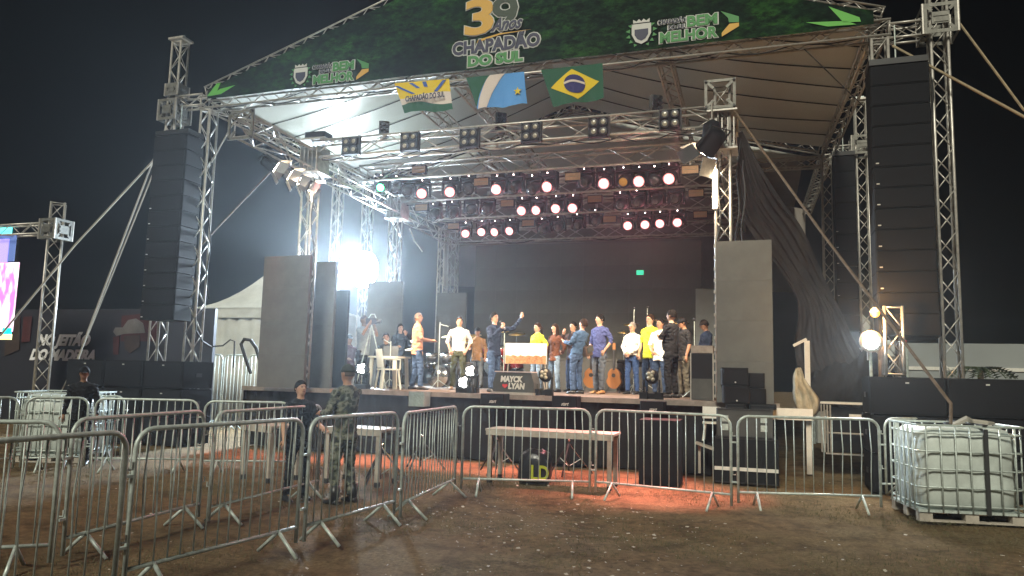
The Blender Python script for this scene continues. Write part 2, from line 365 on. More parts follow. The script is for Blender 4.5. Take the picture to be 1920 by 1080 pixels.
def ring_plate(P, s, label, rz=0.):
    o = thing('corner_frame', label, 'truss frame', P, rz, 'open octagonal truss end frames'); a = s/2; b = MB()
    for (cx, cz, dx, dz) in ((0, a-.025, s, .05), (0, -a+.025, s, .05), (-a+.025, 0, .05, s-.1), (a-.025, 0, .05, s-.1)): b.box((cx, 0, cz), (dx, .03, dz))
    for sx in (-1, 1):
        for sz in (-1, 1): b.box((sx*(a-.09), -.002, sz*(a-.09)), (.2, .026, .05), Matrix.Rotation(sx*sz*-PI/4, 3, 'Y').inverted().inverted())
    b.build('frame', 'plate', o)
    for sx in (-1, 1):
        for sz in (-1, 1): MB().lathe([(.022, -.03), (.022, .03)], 8, (sx*a*.9, -.02, sz*a*.9), Matrix.Rotation(PI/2, 3, 'X')).build('bolt', 'blackp', o)
    return o
ring_plate(W(3.9, -.24, 6.72), .54, 'open octagonal frame on top of the bright inner right truss leg')
ring_plate(W(IL, -2.36, 6.15), .56, 'open octagonal frame at the projecting end of the left side truss')
def corner_plates(P, label, n=5):
    o = thing('grid_corner', label, 'truss corner', P, 0, 'ribbed sleeve corners where the grid trusses meet')
    for i in range(n): MB().box((0, 0, 0), (.018, .5, .55)).build('rib', 'alu', o).location = (-.2+.1*i, 0, -.1)
    MB().box((0, 0, .32), (.52, .52, .03)).build('top_plate', 'alu', o); MB().box((0, 0, -.38), (.52, .52, .03)).build('base_plate', 'alu', o)
    return o
corner_plates(W(IL+.1, -.05, 6.2), 'ribbed metal corner block above the inner left front leg')
corner_plates(W(IL+.05, 4, 6.05), 'ribbed metal corner block above the inner left middle leg')
corner_plates(W(IR-.05, 0, 6.1), 'ribbed metal corner block below the octagonal frame on the right leg')

hc = thing('hoist_box', 'dark flat box lying on the left grid corner under the bright roof', 'hoist box', W(IL+.1, .05, 6.62)); MB().box((0, 0, .05), (.5, .35, .14), bev=.02).build('casing', 'black', hc); MB().box((0, 0, -.03), (.56, .4, .03)).build('base_plate', 'alu', hc)
cp = thing('tower_cap', 'flat pale cap plate on the outermost left tower', 'cap plate', W(-8.4, 0, 9.28)); MB().box((0, 0, .03), (.42, .36, .05)).build('plate', 'alu', cp); MB().tube((-.1, 0, .1), (.1, 0, .1), .05, 10).build('pulley', 'galv', cp)
cp = thing('tower_cap', 'flat cap plate on the rear right tower above its sleeve block', 'cap plate', W(7.08, 7.05, 8.93)); MB().box((0, 0, .03), (.42, .36, .05)).build('plate', 'alu', cp); MB().tube((-.1, 0, .1), (.1, 0, .1), .05, 10).build('pulley', 'galv', cp)
# ------------------------------------------------------------------ roof
rf = thing('stage_roof', 'pale fabric roof of the stage hung between rafter trusses', 'stage roof', W(0, 0, 0))
def roof_z(u, w):
    k = min(w, 7)/7; ap = (-.4*(1-k)-.6*k, 10.13*(1-k)+9.55*k); eL = (-7.45*(1-k)-7.2*k, 7.9*(1-k)+7.75*k); eR = (6.6*(1-k)+6.25*k, 7.9*(1-k)+7.75*k)
    if u < ap[0]: t = (u-eL[0])/(ap[0]-eL[0]); z = eL[1]+t*(ap[1]-eL[1])
    else: t = (eR[0]-u)/(eR[0]-ap[0]); z = eR[1]+t*(ap[1]-eR[1])
    t = min(max(t, 0), 1); return z-.35*math.sin(PI*t)*(1-.5*abs(math.cos(PI*w/3.5)))
WS = [.12+i*(6.86/7) for i in range(8)]
for side in (-1, 1):
    for i in range(7):
        w0, w1 = WS[i], WS[i+1]; P = []
        for j in range(15):
            row = []
            for q in range(5):
                w = w0+(w1-w0)*q/4; k = w/7; ap = -.4-.2*k; e = (-7.45+.25*k) if side < 0 else (6.6-.35*k)
                u = ap+(e-ap)*j/14; row.append((u, w, roof_z(u, w)-.03*math.sin(PI*q/4)))
            P.append(row)
        MB().grid(P).build('fabric_panel', 'pvc', rf, smooth=True)
        if i:
            pts = [(-.4-.2*w0/7+(((-7.45+.25*w0/7) if side < 0 else (6.6-.35*w0/7))-(-.4-.2*w0/7))*j/14, w0) for j in range(15)]
            MB().sweep([(u, w, roof_z(u, w)-.02) for u, w in pts], .013, 5).build('seam_webbing', 'webbing', rf)
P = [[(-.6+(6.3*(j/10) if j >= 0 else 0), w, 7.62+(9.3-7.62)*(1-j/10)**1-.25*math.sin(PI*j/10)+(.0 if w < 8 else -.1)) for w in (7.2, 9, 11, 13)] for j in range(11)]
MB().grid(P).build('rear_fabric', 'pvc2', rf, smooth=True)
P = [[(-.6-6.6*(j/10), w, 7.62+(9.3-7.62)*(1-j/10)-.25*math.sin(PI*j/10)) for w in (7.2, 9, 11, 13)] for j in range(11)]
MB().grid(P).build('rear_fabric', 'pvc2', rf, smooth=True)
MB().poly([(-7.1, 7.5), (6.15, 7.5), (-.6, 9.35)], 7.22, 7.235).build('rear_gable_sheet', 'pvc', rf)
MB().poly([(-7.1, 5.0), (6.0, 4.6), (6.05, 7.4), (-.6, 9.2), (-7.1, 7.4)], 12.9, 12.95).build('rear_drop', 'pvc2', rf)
# banner
bn = thing('roof_banner', 'green forest-print gable banner with city anniversary lettering', 'banner', W(0, 0, 0))
gm = bpy.data.materials.new('forest_print'); gm.use_nodes = True; nt = gm.node_tree; bs = nt.nodes['Principled BSDF']; bs.inputs['Roughness'].default_value = .8; bs.inputs['Specular IOR Level'].default_value = .12
tc = nt.nodes.new('ShaderNodeTexCoord'); mp = nt.nodes.new('ShaderNodeMapping'); nt.links.new(tc.outputs['Object'], mp.inputs[0])
mp.inputs['Scale'].default_value = (.8, 1, 1.6)
def _n(sc, src, d=8, r=.7):
    q = nt.nodes.new('ShaderNodeTexNoise'); q.inputs['Scale'].default_value = sc; q.inputs['Detail'].default_value = d; q.inputs['Roughness'].default_value = r; nt.links.new(src, q.inputs['Vector']); return q
def _r(q, els):
    r = nt.nodes.new('ShaderNodeValToRGB'); r.color_ramp.elements[0].position = els[0][0]; r.color_ramp.elements[0].color = (*els[0][1], 1); r.color_ramp.elements[1].position = els[-1][0]; r.color_ramp.elements[1].color = (*els[-1][1], 1)
    for p, c in els[1:-1]: e = r.color_ramp.elements.new(p); e.color = (*c, 1)
    nt.links.new(q.outputs['Fac'], r.inputs[0]); return r
big = _n(1.3, mp.outputs[0]); fin = _n(7, mp.outputs[0], 8, .75)
r1 = _r(big, [(.38, (.003, .010, .008)), (.52, (.007, .026, .012)), (.68, (.022, .085, .016))]); r2 = _r(fin, [(.40, (.15, .2, .25)), (.62, (1.6, 1.6, 1.3))])
mx = nt.nodes.new('ShaderNodeMix'); mx.data_type = 'RGBA'; mx.blend_type = 'MULTIPLY'; mx.inputs[0].default_value = 1
nt.links.new(r1.outputs[0], mx.inputs[6]); nt.links.new(r2.outputs[0], mx.inputs[7]); nt.links.new(mx.outputs[2], bs.inputs['Base Color'])
pts = []
for j in range(25): u = -7.25+(13.65)*j/24; pts.append((u, 7.70+.012*math.sin(u*3)))
b = MB(); n = 40; P = []
for i in range(n+1):
    u = -7.3+13.72*i/n; t = 1-abs(u+.4)/7.05; top = 7.86+max(t, 0)*2.27; bot = 7.69+.012*math.sin(u*2.2)
    P.append([(u, -.248+.007*math.sin(u*2.3+k*.9)+.004*math.sin(k*2+u*5), bot+(top-bot)*k/8) for k in range(9)])
b.grid(P).build('printed_sheet', gm, bn, smooth=True)
M['bwhite'] = mat('print_white', (.55, .56, .54), .6); M['bnavy'] = mat('print_navy', (.028, .03, .07), .6); M['bgreen'] = mat('print_green', (.05, .24, .06), .6)
M['byellow'] = mat('print_orange', (.62, .36, .05), .6); M['leafg'] = mat('print_leaf_green', (.10, .42, .05), .6); M['bdark'] = mat('print_dark', (.02, .04, .02), .6)
def lab2(txt, u, z, size, m, off, width=None, out=.022, mo='bwhite', shear=0., y=-.27):
    text('lettering_outline', txt, bn, u, y+.006, z, size, mo, off+out, shear, width=width+.04 if width else None, ext=.002); text('lettering', txt, bn, u, y-.004, z, size, m, off, shear, width=width, ext=.002)
lab2('CHAPADÃO', -.38, 8.02, .36, 'bnavy', .016, 1.84); lab2('DO SUL', -.38, 7.75, .28, 'bgreen', .016, 1.16)
lab2('3', -.74, 8.42, 1.0, 'byellow', .03, .62, out=.014); lab2('9', -.20, 8.42, 1.0, 'bdark', .02, .55, out=.02)
text('lettering', 'Anos', bn, -.15, -.29, 8.42, .36, 'bnavy', .012, .45, width=.66, ext=.002); text('lettering_outline', 'Anos', bn, -.15, -.283, 8.42, .36, 'bwhite', .026, .45, width=.68, ext=.002)
b = MB(); b.poly([(-.75, 8.28), (-.3, 8.36), (.35, 8.36), (-.3, 8.33), (-.78, 8.22)], -.275, -.27).build('swoosh', 'byellow', bn)
def town_logo(u, z, k, tilt):
    e = MB(); e.poly([(u+k*a, z+k*c) for a, c in ((-.20, .2), (.2, .2), (.2, -.02), (.12, -.18), (0, -.24), (-.12, -.18), (-.2, -.02))], -.272, -.268); e.build('crest_shield', 'bwhite', bn)
    MB().poly([(u+k*a, z+k*c) for a, c in ((-.14, .08), (.14, .08), (.14, -.04), (.08, -.13), (0, -.17), (-.08, -.13), (-.14, -.04))], -.278, -.274).build('crest_field', 'bnavy', bn)
    MB().poly([(u+k*a, z+k*c) for a, c in ((-.17, .22), (-.17, .30), (-.1, .25), (-.05, .30), (0, .25), (.05, .30), (.1, .25), (.17, .30), (.17, .22))], -.278, -.274).build('crest_crown', 'bwhite', bn)
    for s_ in (-1, 1):
        q = MB()
        for j in range(6):
            a = -1.2+j*.42; q.poly([(u+k*s_*(.24*math.cos(a)), z+k*.27*math.sin(a)-.0), (u+k*s_*(.33*math.cos(a+.1)), z+k*.33*math.sin(a+.12)), (u+k*s_*(.25*math.cos(a+.3)), z+k*.28*math.sin(a+.3))], -.272, -.268)
        q.build('crest_wreath', 'bgreen', bn)
    lab2('CHAPADÃO', u+k*.62, z+k*.13, .13*k, 'bnavy', .003, .55*k, out=.008, y=-.268); lab2('DO SUL', u+k*.72, z+k*.0, .12*k, 'bnavy', .003, .34*k, out=.008, y=-.268)
    lab2('BEM', u+k*1.22, z+k*.02, .30*k, 'bgreen', .012, .60*k, out=.014, y=-.268); lab2('MELHOR', u+k*.95, z-k*.26, .30*k, 'bgreen', .012, 1.15*k, out=.014, y=-.268)
    MB().poly([(u+k*a, z+k*c) for a, c in ((1.58, .26), (1.93, .10), (1.93, -.02), (1.74, -.0), (1.72, .1))], -.275, -.27).build('arrow_mark', 'bgreen', bn)
    MB().poly([(u+k*a, z+k*c) for a, c in ((1.93, -.03), (1.93, -.10), (1.6, -.28), (1.6, -.2), (1.75, -.03))], -.275, -.27).build('arrow_mark', 'byellow', bn)
town_logo(-4.85, 7.97, .86, 0); town_logo(2.50, 8.02, .90, 0)
for pts in ([(-7.3, 7.74), (-7.05, 8.02), (-6.95, 8.02), (-7.05, 7.80)], [(-7.25, 7.74), (-6.92, 7.76), (-6.55, 7.93), (-6.95, 7.88)], [(5.35, 7.86), (5.7, 7.74), (6.15, 7.72), (6.0, 7.80)], [(5.72, 8.10), (5.95, 7.78), (6.22, 7.76), (6.2, 7.84)]):
    MB().poly(pts, -.262, -.258).build('leaf_print', 'leafg', bn)
# ------------------------------------------------------------------ flags
def flag(name, label, quad, seed):
    o = thing(name, label, 'flag', W(0, 0, 0), 0, 'flags hanging from the front roof beam'); tl, tr, bl, br = quad
    def pt(s_, t, off=0.):   # s 0..1 left-right, t 0..1 top-bottom
        u = (tl[0]*(1-s_)+tr[0]*s_)*(1-t)+(bl[0]*(1-s_)+br[0]*s_)*t; z = (tl[1]*(1-s_)+tr[1]*s_)*(1-t)+(bl[1]*(1-s_)+br[1]*s_)*t
        return (u, -.30-off+.035*math.sin(s_*9+seed+t*2)*t+.012*math.sin(s_*23+seed)*t, z-.03*math.sin(s_*PI*3+seed)*t*.6)
    def patch(nm, m, f, off, n=24, k=14): MB().grid([[pt(*f(i/n, j/k), off) for j in range(k+1)] for i in range(n+1)]).build(nm, m, o, smooth=True)
    return o, pt, patch
fl = {}
def fm(n, c): return mat('flag_'+n, c, .85, bump=.2, bscale=40)
FG, FY, FB, FW, FLB, FNB = fm('green', (.018, .10, .055)), fm('yellow', (.75, .55, .02)), fm('navy', (.03, .03, .14)), fm('white', (.68, .60, .55)), fm('light_blue', (.10, .32, .72)), fm('ray_blue', (.05, .12, .42))
o, pt, patch = flag('city_flag', 'city flag with yellow sun, blue rays, white band and green hill', ((-2.56, 7.55), (-1.34, 7.52), (-2.31, 6.91), (-1.22, 6.85)), 1.)
patch('yellow_field', FY, lambda s_, t: (s_, t*(.45+.08*math.sin(s_*5+1))), 0); patch('white_band', FW, lambda s_, t: (s_, (.45+.08*math.sin(s_*5+1))+t*(.75-.06*math.sin(s_*4+.3)-(.45+.08*math.sin(s_*5+1)))), 0)
patch('green_band', FG, lambda s_, t: (s_, .75-.06*math.sin(s_*4+.3)+t*(1-(.75-.06*math.sin(s_*4+.3)))), 0)
for (a, b_) in (((.02, .1), (.30, .42)), ((.30, .04), (.42, .24)), ((.55, .03), (.56, .2)), ((.92, .03), (.72, .36))):
    MB().grid([[pt(a[0]+(b_[0]-a[0])*i/4+(j-.5)*.07, a[1]+(b_[1]-a[1])*i/4, .01) for j in (0, 1)] for i in range(5)]).build('blue_ray', FNB, o)
text('lettering', 'CHAPADÃO DO SUL', o, -1.83, -.36, 7.12, .16, M['bnavy'], .004, width=.86, tilt=-.03)
o, pt, patch = flag('state_flag', 'state flag with green corner, white diagonal band and pale blue field with gold star', ((-.97, 7.5), (.24, 7.50), (-.70, 6.83), (.31, 6.84)), 2.2)
patch('blue_field', FLB, lambda s_, t: (s_, t), 0); 
patch('green_field', FG, lambda s_, t: (s_*(.42-.40*t**.8), t*.9), .008); patch('white_band', FW, lambda s_, t: ((.42-.40*t**.8)+s_*.26*(1-.35*t), t), .012)
c = pt(.86, .62, .03); b = MB(); b.poly([(c[0]+(.085 if i % 2 == 0 else .035)*math.sin(PI*i/5), c[2]+(.085 if i % 2 == 0 else .035)*math.cos(PI*i/5)) for i in range(10)], c[1]-.004, c[1]+.004); b.build('star', FY, o)
o, pt, patch = flag('brazilian_flag', 'green national flag with yellow rhombus and dark blue disc', ((.58, 7.5), (1.78, 7.50), (.83, 6.75), (1.82, 6.80)), .4)
patch('green_field', FG, lambda s_, t: (s_, t), 0)
def rh(s_, t): return (.5+(s_-.5)*.86*1, .5+(t-.5)*(.84*(1-abs(2*s_-1))))
patch('yellow_rhombus', FY, rh, .012, 24, 8)
MB().grid([[pt(.5+.185*r*math.cos(a), .5+.26*r*math.sin(a), .022) for r in (0.01, .5, 1)] for a in [2*PI*i/28 for i in range(29)]]).build('blue_disc', FB, o)
MB().grid([[pt(.5+.18*(i/10*2-1), .46+.05*(i/10)+.03*(j*2-1)-.06*math.sin(PI*i/10), .034) for j in (0, 1)] for i in range(11)]).build('white_band', FW, o)
# ------------------------------------------------------------------ stage deck
st = thing('stage', 'raised concert stage with black skirt and plywood deck', 'stage', W(0, 0, 0))
k = 0
for i in range(9):
    for j in range(5):
        MB().box((-6.0+.6+i*1.2, .0+.95+j*1.9, DECK-.03+random.uniform(-.002, .002)), (1.192, 1.892, .06)).build('deck_plank', 'deck', st)
MB().box((-.6, .0-.02, DECK-.04), (10.85, .035, .09)).build('front_edge', 'edge', st)
P = []
for i in range(181):
    u = -6.0+10.75*i/180; P.append([(u, .10+.035*math.sin(u*9+math.sin(u*3)*2)*(1-z/1.3)+.012*math.sin(u*31)+(.12*(1-z/1.2)**2 if u < 3 else .0), z+.02) for z in (DECK-.09, 1.0, .7, .4, .15, 0)])
MB().grid(P).build('skirt', 'cloth', st, smooth=True)
MB().grid([[(4.76, w, z) for z in (DECK-.08, .6, 0)] for w in (0, 3, 6, 9.5)]).build('skirt', 'cloth', st)
MB().grid([[(-6.0, w, z) for z in (DECK-.08, .6, 0)] for w in (0, 3, 6, 9.5)]).build('skirt', 'cloth', st)
# backdrop led wall and panels
def led_wall(name, label, u0, u1, z0, z1, w, m, th=.09, nx=1, nz=1, rz=0., group=None, cat='led screen'):
    o = thing(name, label, cat, W((u0+u1)/2, w, 0), rz, group); sx = (u1-u0)/nx; sz = (z1-z0)/nz
    me = MB().box((0, 0, 0), (sx-.002, th, sz-.002)).mesh('screen_panel', m)
    for i in range(nx):
        for j in range(nz): obj('screen_panel', me, o, loc=(-(u1-u0)/2+sx*(i+.5), random.uniform(-.003, .003), z0+sz*(j+.5)))
    return o
bs_ = led_wall('backdrop_screen', 'large switched-off grey backdrop screen behind the people with one green spot', -3.85, 3.0, 2.1, 5.62, 8.0, 'screen', nx=10, nz=5)
q = aw(1200, 511, 7.93); MB().box((q[0]-(-.425), -.07, q[2]), (.2, .02, .13)).build('green_patch', 'scr_green', bs_)
led_wall('screen_base', 'black drape wall below the backdrop screen', -3.9, 3.1, DECK, 2.1, 8.1, 'cloth', cat='drape', nx=1)
led_wall('led_column', 'tall dark LED column at the left stage corner, left of the blinding flood', -5.47, -4.32, DECK, 4.02, -.25, 'panel', nx=1, nz=4, rz=-.03, group='upright LED columns on the stage')
o = led_wall('led_column', 'grey LED column in front of the warm-lit right truss leg, beside black speakers', 3.81, 4.73, DECK, 4.05, -.2, 'panel', nx=1, nz=4, group='upright LED columns on the stage')
for i in range(14): MB().box((-.49, .02, DECK+.1+i*.2), (.03, .06, .05)).build('latch', 'alu', o)
led_wall('led_column', 'grey LED column standing behind the orange-shirted man near the flood', -5.2, -4.2, DECK, 3.97, 3.75, 'panel', nx=1, nz=4, group='upright LED columns on the stage')
led_wall('led_column', 'dark LED column behind the white-shirted man, left of the backdrop', -4.98, -4.0, DECK, 4.12, 7.7, 'panel', nx=1, nz=4, group='upright LED columns on the stage')
led_wall('led_column', 'narrow blue-grey LED column behind the man in the cap at right', 2.98, 3.7, DECK, 3.95, 6., mat('bluish_panel', (.17, .20, .21), .7, var=.1), nx=1, nz=4, group='upright LED columns on the stage')
_a = aw(588, 492, .35); _b = aw(621, 700, .35); led_wall('led_column', 'narrow purplish LED column strip beside the dark left corner column', _a[0], _b[0], DECK, _a[2], .35, 'panel', nx=1, nz=2, group='upright LED columns on the stage')
_a = aw(622, 545, 1.0); _b = aw(655, 545, 1.0); led_wall('wing_drape', 'black drape closing the left wing beside the corner LED columns', _a[0], _b[0], DECK, _a[2], 1.0, 'cloth', cat='drape')
# risers
def riser(u, w, su, sw, h, label):
    o = thing('riser', label, 'riser', W(u, w, DECK), 0, 'grey band risers at the back of the stage'); MB().box((0, 0, h-.03), (su, sw, .06)).build('top', 'case', o); MB().box((0, -sw/2+.03, h/2-.03), (su-.04, .02, h-.06)).build('skirt', 'case', o)
    for sx in (-1, 1):
        for sy in (-1, 1): MB().box((sx*(su/2-.05), sy*(sw/2-.05), h/2-.03), (.05, .05, h-.06)).build('leg', 'alu', o)
riser(-.3, 6.7, 2.6, 1.6, .85, 'grey riser behind the women, left one'); riser(2.0, 6.6, 1.6, 1.6, .65, 'grey riser behind the men at right of the guitars'); riser(-2.6, 6.3, 1.9, 1.7, .3, 'low riser under the drum kit')
# ------------------------------------------------------------------ lamps on the grid
def yoke_parts(o, s=1.):
    MB().box((0, 0, -.05*s), (.34*s, .26*s, .10*s), bev=.03*s).build('base', 'black', o)
    b = MB()
    for sx in (-1, 1): b.box((sx*.17*s, 0, -.24*s), (.05*s, .11*s, .32*s), bev=.015*s)
    b.box((0, 0, -.115*s), (.38*s, .12*s, .05*s)); b.build('yoke', 'black', o)
def head_mesh(s, lens):
    q = Matrix.Rotation(PI/2+.45, 3, 'X'); b = MB()
    b.lathe([(.07*s, -.18*s), (.12*s, -.16*s), (.135*s, -.02*s), (.125*s, .12*s), (.13*s, .16*s), (.13*s, .175*s)], 16, (0, 0, -.28*s), q); return b.mesh('head', 'black', True)
def lens_mesh(s, m):
    q = Matrix.Rotation(PI/2+.45, 3, 'X'); b = MB(); b.lathe([(.088*s, .176*s), (.086*s, .186*s), (.055*s, .196*s), (.01, .2*s)], 16, (0, 0, -.28*s), q); return b.mesh('lens', m, True)
protos = {}
def mover(x, y, w, m, label, s=1.):
    u, _, z = aw(x, y, w); key = (m, s)
    if key not in protos:
        o = thing('moving_light', label, 'moving light', W(u, w, z+.28*s), 0, 'moving head lights hung under the grid trusses'); yoke_parts(o, s)
        obj('head', head_mesh(s, m), o); obj('lens', lens_mesh(s, m), o)
        if m == 'pink':
            q_ = Matrix.Rotation(PI/2+.45, 3, 'X'); MB().lathe([(.112*s, .17*s), (.114*s, .184*s), (.094*s, .188*s), (.088*s, .184*s)], 20, (0, 0, -.28*s), q_).build('halo_ring', 'pinkhalo', o, True)  # ring added round the lens, glows in place of its pink halo
        MB().ball((0, -.14*s, -.05*s), .012, 8, 6).build('status_light', 'pinkdim', o)
        MB().box((0, 0, .06*s), (.05, .05, .14*s)).build('clamp', 'alu', o)
        protos[key] = o
    else: o = copy(protos[key], W(u, w, z+.28*s), label)
    o.rotation_euler = (0, 0, SR+random.uniform(-.25, .1)+.3*(x < 900))
    return o
ordn = ['first', 'second', 'third', 'fourth', 'fifth', 'sixth', 'seventh', 'eighth', 'ninth']
for i, (x, y) in enumerate([(792, 360), (845, 357), (936, 352), (1031, 347), (1135, 341), (1201, 337), (1257, 332)]): mover(x, y, 2, 'pink', 'glowing pink lamp in the upper row of seven, %s from the left' % ordn[i], 1.05)
for i, (x, y) in enumerate([(983, 392), (1011, 391), (1046, 388), (1077, 387)]): mover(x, y, 4, 'pink', 'glowing pink lamp in the middle group of four, %s from the left' % ordn[i], 1.05)
for i, (x, y) in enumerate([(873, 435), (906, 432), (933, 432), (960, 430)]): mover(x, y, 6, 'pink', 'glowing pink lamp in the low left group of four, %s from the left' % ordn[i], 1.05)
for i, (x, y) in enumerate([(1178, 420), (1210, 418), (1240, 416), (1272, 414)]): mover(x, y, 6, 'pink', 'glowing pink lamp in the low right group of four, %s from the left' % ordn[i], 1.05)
for (x, y, w) in [(792, 360, 2), (845, 357, 2), (936, 352, 2), (1031, 347, 2), (1135, 341, 2), (1201, 337, 2), (1257, 332, 2), (983, 392, 4), (1011, 391, 4), (1046, 388, 4), (1077, 387, 4), (873, 435, 6), (906, 432, 6), (933, 432, 6), (960, 430, 6), (1178, 420, 6), (1210, 418, 6), (1240, 416, 6), (1272, 414, 6)]:
    _p = aw(x, y+2, w-.3); spot('pink_lens_beam', W(*_p), W(_p[0]-1, _p[1]-5, 4.5), 85, (1., .24, .28), 75, .9, .08)
spot('green_lens_beam', W(*aw(717, 350, 1.7)), W(-4, -3, 2.5), 25, (.05, 1., .2), 120, .8, .08)
mover(717, 349, 2, 'green', 'small green-lit lamp at the left end of the upper row', 1.)
for i, (x, y) in enumerate([(745, 352), (765, 356), (878, 352), (968, 350), (1003, 352), (1098, 340), (1172, 338), (1228, 336)]): mover(x, y, 2, 'darklens' if x != 1172 else 'byellow', 'unlit black lamp in the upper row, %s from the left' % ordn[i] if x != 1172 else 'unlit lamp with yellow lens in the upper row', 1.05)
for i, (x, y) in enumerate([(815, 402), (850, 398), (884, 392), (915, 390), (1166, 382), (1198, 378), (1232, 374), (1268, 372)]): mover(x, y, 4, 'darklens', 'unlit black lamp in the middle row, %s from the left' % ordn[i], 1.05)
for i, (x, y) in enumerate([(1020, 428), (1048, 425), (1085, 420), (1118, 412)]): mover(x, y, 6, 'darklens', 'unlit black lamp in the low row between the pink groups, %s from the left' % ordn[i], 1.05)
pr_ = None
for i, (x, y, w) in enumerate([(785, 318, 2), (902, 341, 2), (1074, 331, 2), (1294, 318, 2), (790, 389, 4), (951, 381, 4), (1115, 373, 4), (1305, 362, 4), (850, 424, 6), (990, 418, 6), (1143, 411, 6), (1313, 402, 6)]):
    u, _, z = aw(x, y, w-.2); lab = 'rectangular amber-faced strobe, %s from the left in the %s row' % (ordn[i % 4], ('upper', 'middle', 'low')[i//4])
    if pr_ is None:
        pr_ = thing('strobe_light', lab, 'strobe light', W(u, w-.2, z), 0, 'rectangular amber strobes between the moving lights')
        MB().box((0, .05, 0), (.36, .1, .2)).build('housing', 'black', pr_); MB().box((0, -.006, -.0), (.33, .012, .155)).build('reflector', 'amber', pr_); MB().tube((-.15, -.016, 0), (.15, -.016, 0), .006, 6).build('flash_tube', 'glass', pr_)
        MB().box((0, .08, .15), (.04, .04, .16)).build('clamp', 'alu', pr_)
    else: copy(pr_, W(u, w-.2, z), lab)
bl = None
for i, (x, y) in enumerate([(656, 273), (767, 265), (879, 258), (995, 247), (1122, 238), (1256, 223)]):
    u, _, z = aw(x, y, -.32); lab = 'black four-lamp blinder on the front truss, %s from the left' % ordn[i]
    if bl is None:
        bl = thing('blinder_light', lab, 'blinder light', W(u, -.32, z), 0, 'four-lamp blinders on the front lighting truss')
        b = MB(); b.box((0, .06, 0), (.36, .12, .36), bev=.0); b.build('housing', 'black', bl)
        b = MB()
        for sx in (-1, 1): b.box((sx*.195, .06, 0), (.015, .1, .40))
        b.build('bracket', 'blackp', bl)
        for sx in (-1, 1):
            for sz in (-1, 1):
                q = Matrix.Rotation(PI/2, 3, 'X'); MB().lathe([(.075, 0), (.08, .02), (.064, .022)], 16, (sx*.09, 0, sz*.088), q).build('lamp_ring', 'blackp', bl, True)
                MB().lathe([(.062, .0), (.058, .012), (.03, .02), (.005, .022)], 16, (sx*.09, -.006, sz*.088), q).build('lamp_glass', 'glass', bl, True)
    else: copy(bl, W(u, -.32, z), lab)
cl = None
for i, (x, y) in enumerate([(720, 243), (940, 228), (1231, 196)]):
    u, _, z = aw(x, y, .3); lab = 'unlit upright lamp cluster on top of the front truss, %s from the left' % ordn[i]
    if cl is None:
        cl = thing('beam_cluster', lab, 'lamp cluster', W(u, .3, z-.2), .5, 'small lamp clusters standing on the front truss'); MB().box((0, .06, .22), (.22, .14, .34), bev=.03).build('housing', 'case', cl); MB().box((0, 0, -.02), (.14, .14, .1)).build('base', 'case', cl)
        for r in range(3):
            for c_ in range(2): MB().lathe([(.045, 0), (.045, .06), (.03, .05)], 12, (-.055+.11*c_, -.01, .12+.1*r), Matrix.Rotation(PI/2, 3, 'X')).build('lamp_tube', 'blackp', cl, True)
    else: copy(cl, W(u, .3, z-.2), lab)
# barn door fresnels
def fresnel(P, target, label, s, m):
    P, tg = Vector(P), Vector(target); q = (tg-P).to_track_quat('-Z', 'Y'); o = obj('barndoor_light', None, loc=P); o.rotation_mode = 'QUATERNION'; o.rotation_quaternion = q; tag(o, label, 'spotlight', 'barn-door spotlights at the stage front')
    MB().lathe([(.09*s, .32*s), (.13*s, .28*s), (.14*s, .0), (.15*s, 0), (.13*s, -.002*s)], 16).build('housing', 'black', o, True)
    MB().lathe([(.115*s, -.004), (.10*s, -.02*s), (.01, -.03*s)], 16).build('lens', m, o, True)
    for k in range(4):
        r = Matrix.Rotation(k*PI/2, 3, 'Z') @ Matrix.Rotation(.62, 3, 'X'); MB().box(Matrix.Rotation(k*PI/2, 3, 'Z') @ Vector((0, .15*s+.07*s, -.11*s)), (.24*s, .008, .24*s), r).build('barn_door', 'blackp' if k % 2 else 'alu', o)
    b = MB()
    for sx in (-1, 1): b.box((sx*.17*s, 0, .2*s), (.01, .03, .3*s))
    b.box((0, 0, .36*s), (.34*s, .03, .01)); b.build('yoke', 'blackp', o); return o
fr = []
for i, (x, y) in enumerate([(517, 313), (543, 328), (562, 338), (583, 350)]):
    w = -1.75+.5*i; u, _, z = aw(x, y, w); fr.append((u, w, z)); fresnel(W(u, w, z), W(0, 2.5, 2.4), 'bright barn-door spotlight hanging at upper left, %s from the left of four' % ordn[i], .9, 'warm')
u, _, z = aw(1322, 282, -.35); fresnel(W(u, -.35, z), W(.3, 2.5, 2.3), 'large barn-door spotlight glowing on the inner right truss leg', 1.35, 'warm'); fright = (u, -.35, z)
u, _, z = aw(1335, 245, -.3); sc = thing('scoop_light', 'round black unlit lamp above the large right barn-door light', 'spotlight', W(u, -.3, z)); MB().lathe([(.03, .2), (.15, .12), (.17, -.05), (.15, -.16)], 16).build('housing', 'black', sc, True); MB().tube((0, 0, .2), (0, 0, .5), .015).build('hanger', 'alu', sc)
tw = thing('work_light', 'narrow glaring tube lamp on the front of the right truss leg', 'lamp', W(3.80, -.22, 5.0)); MB().box((0, .03, 0), (.09, .03, .72)).build('housing', 'alu', tw); MB().sweep([(0, -.01, -.33), (0, -.01, .33)], .035, 10).build('tube_lamp', em('tube_glow', (1, .82, .55), 40), tw, True)
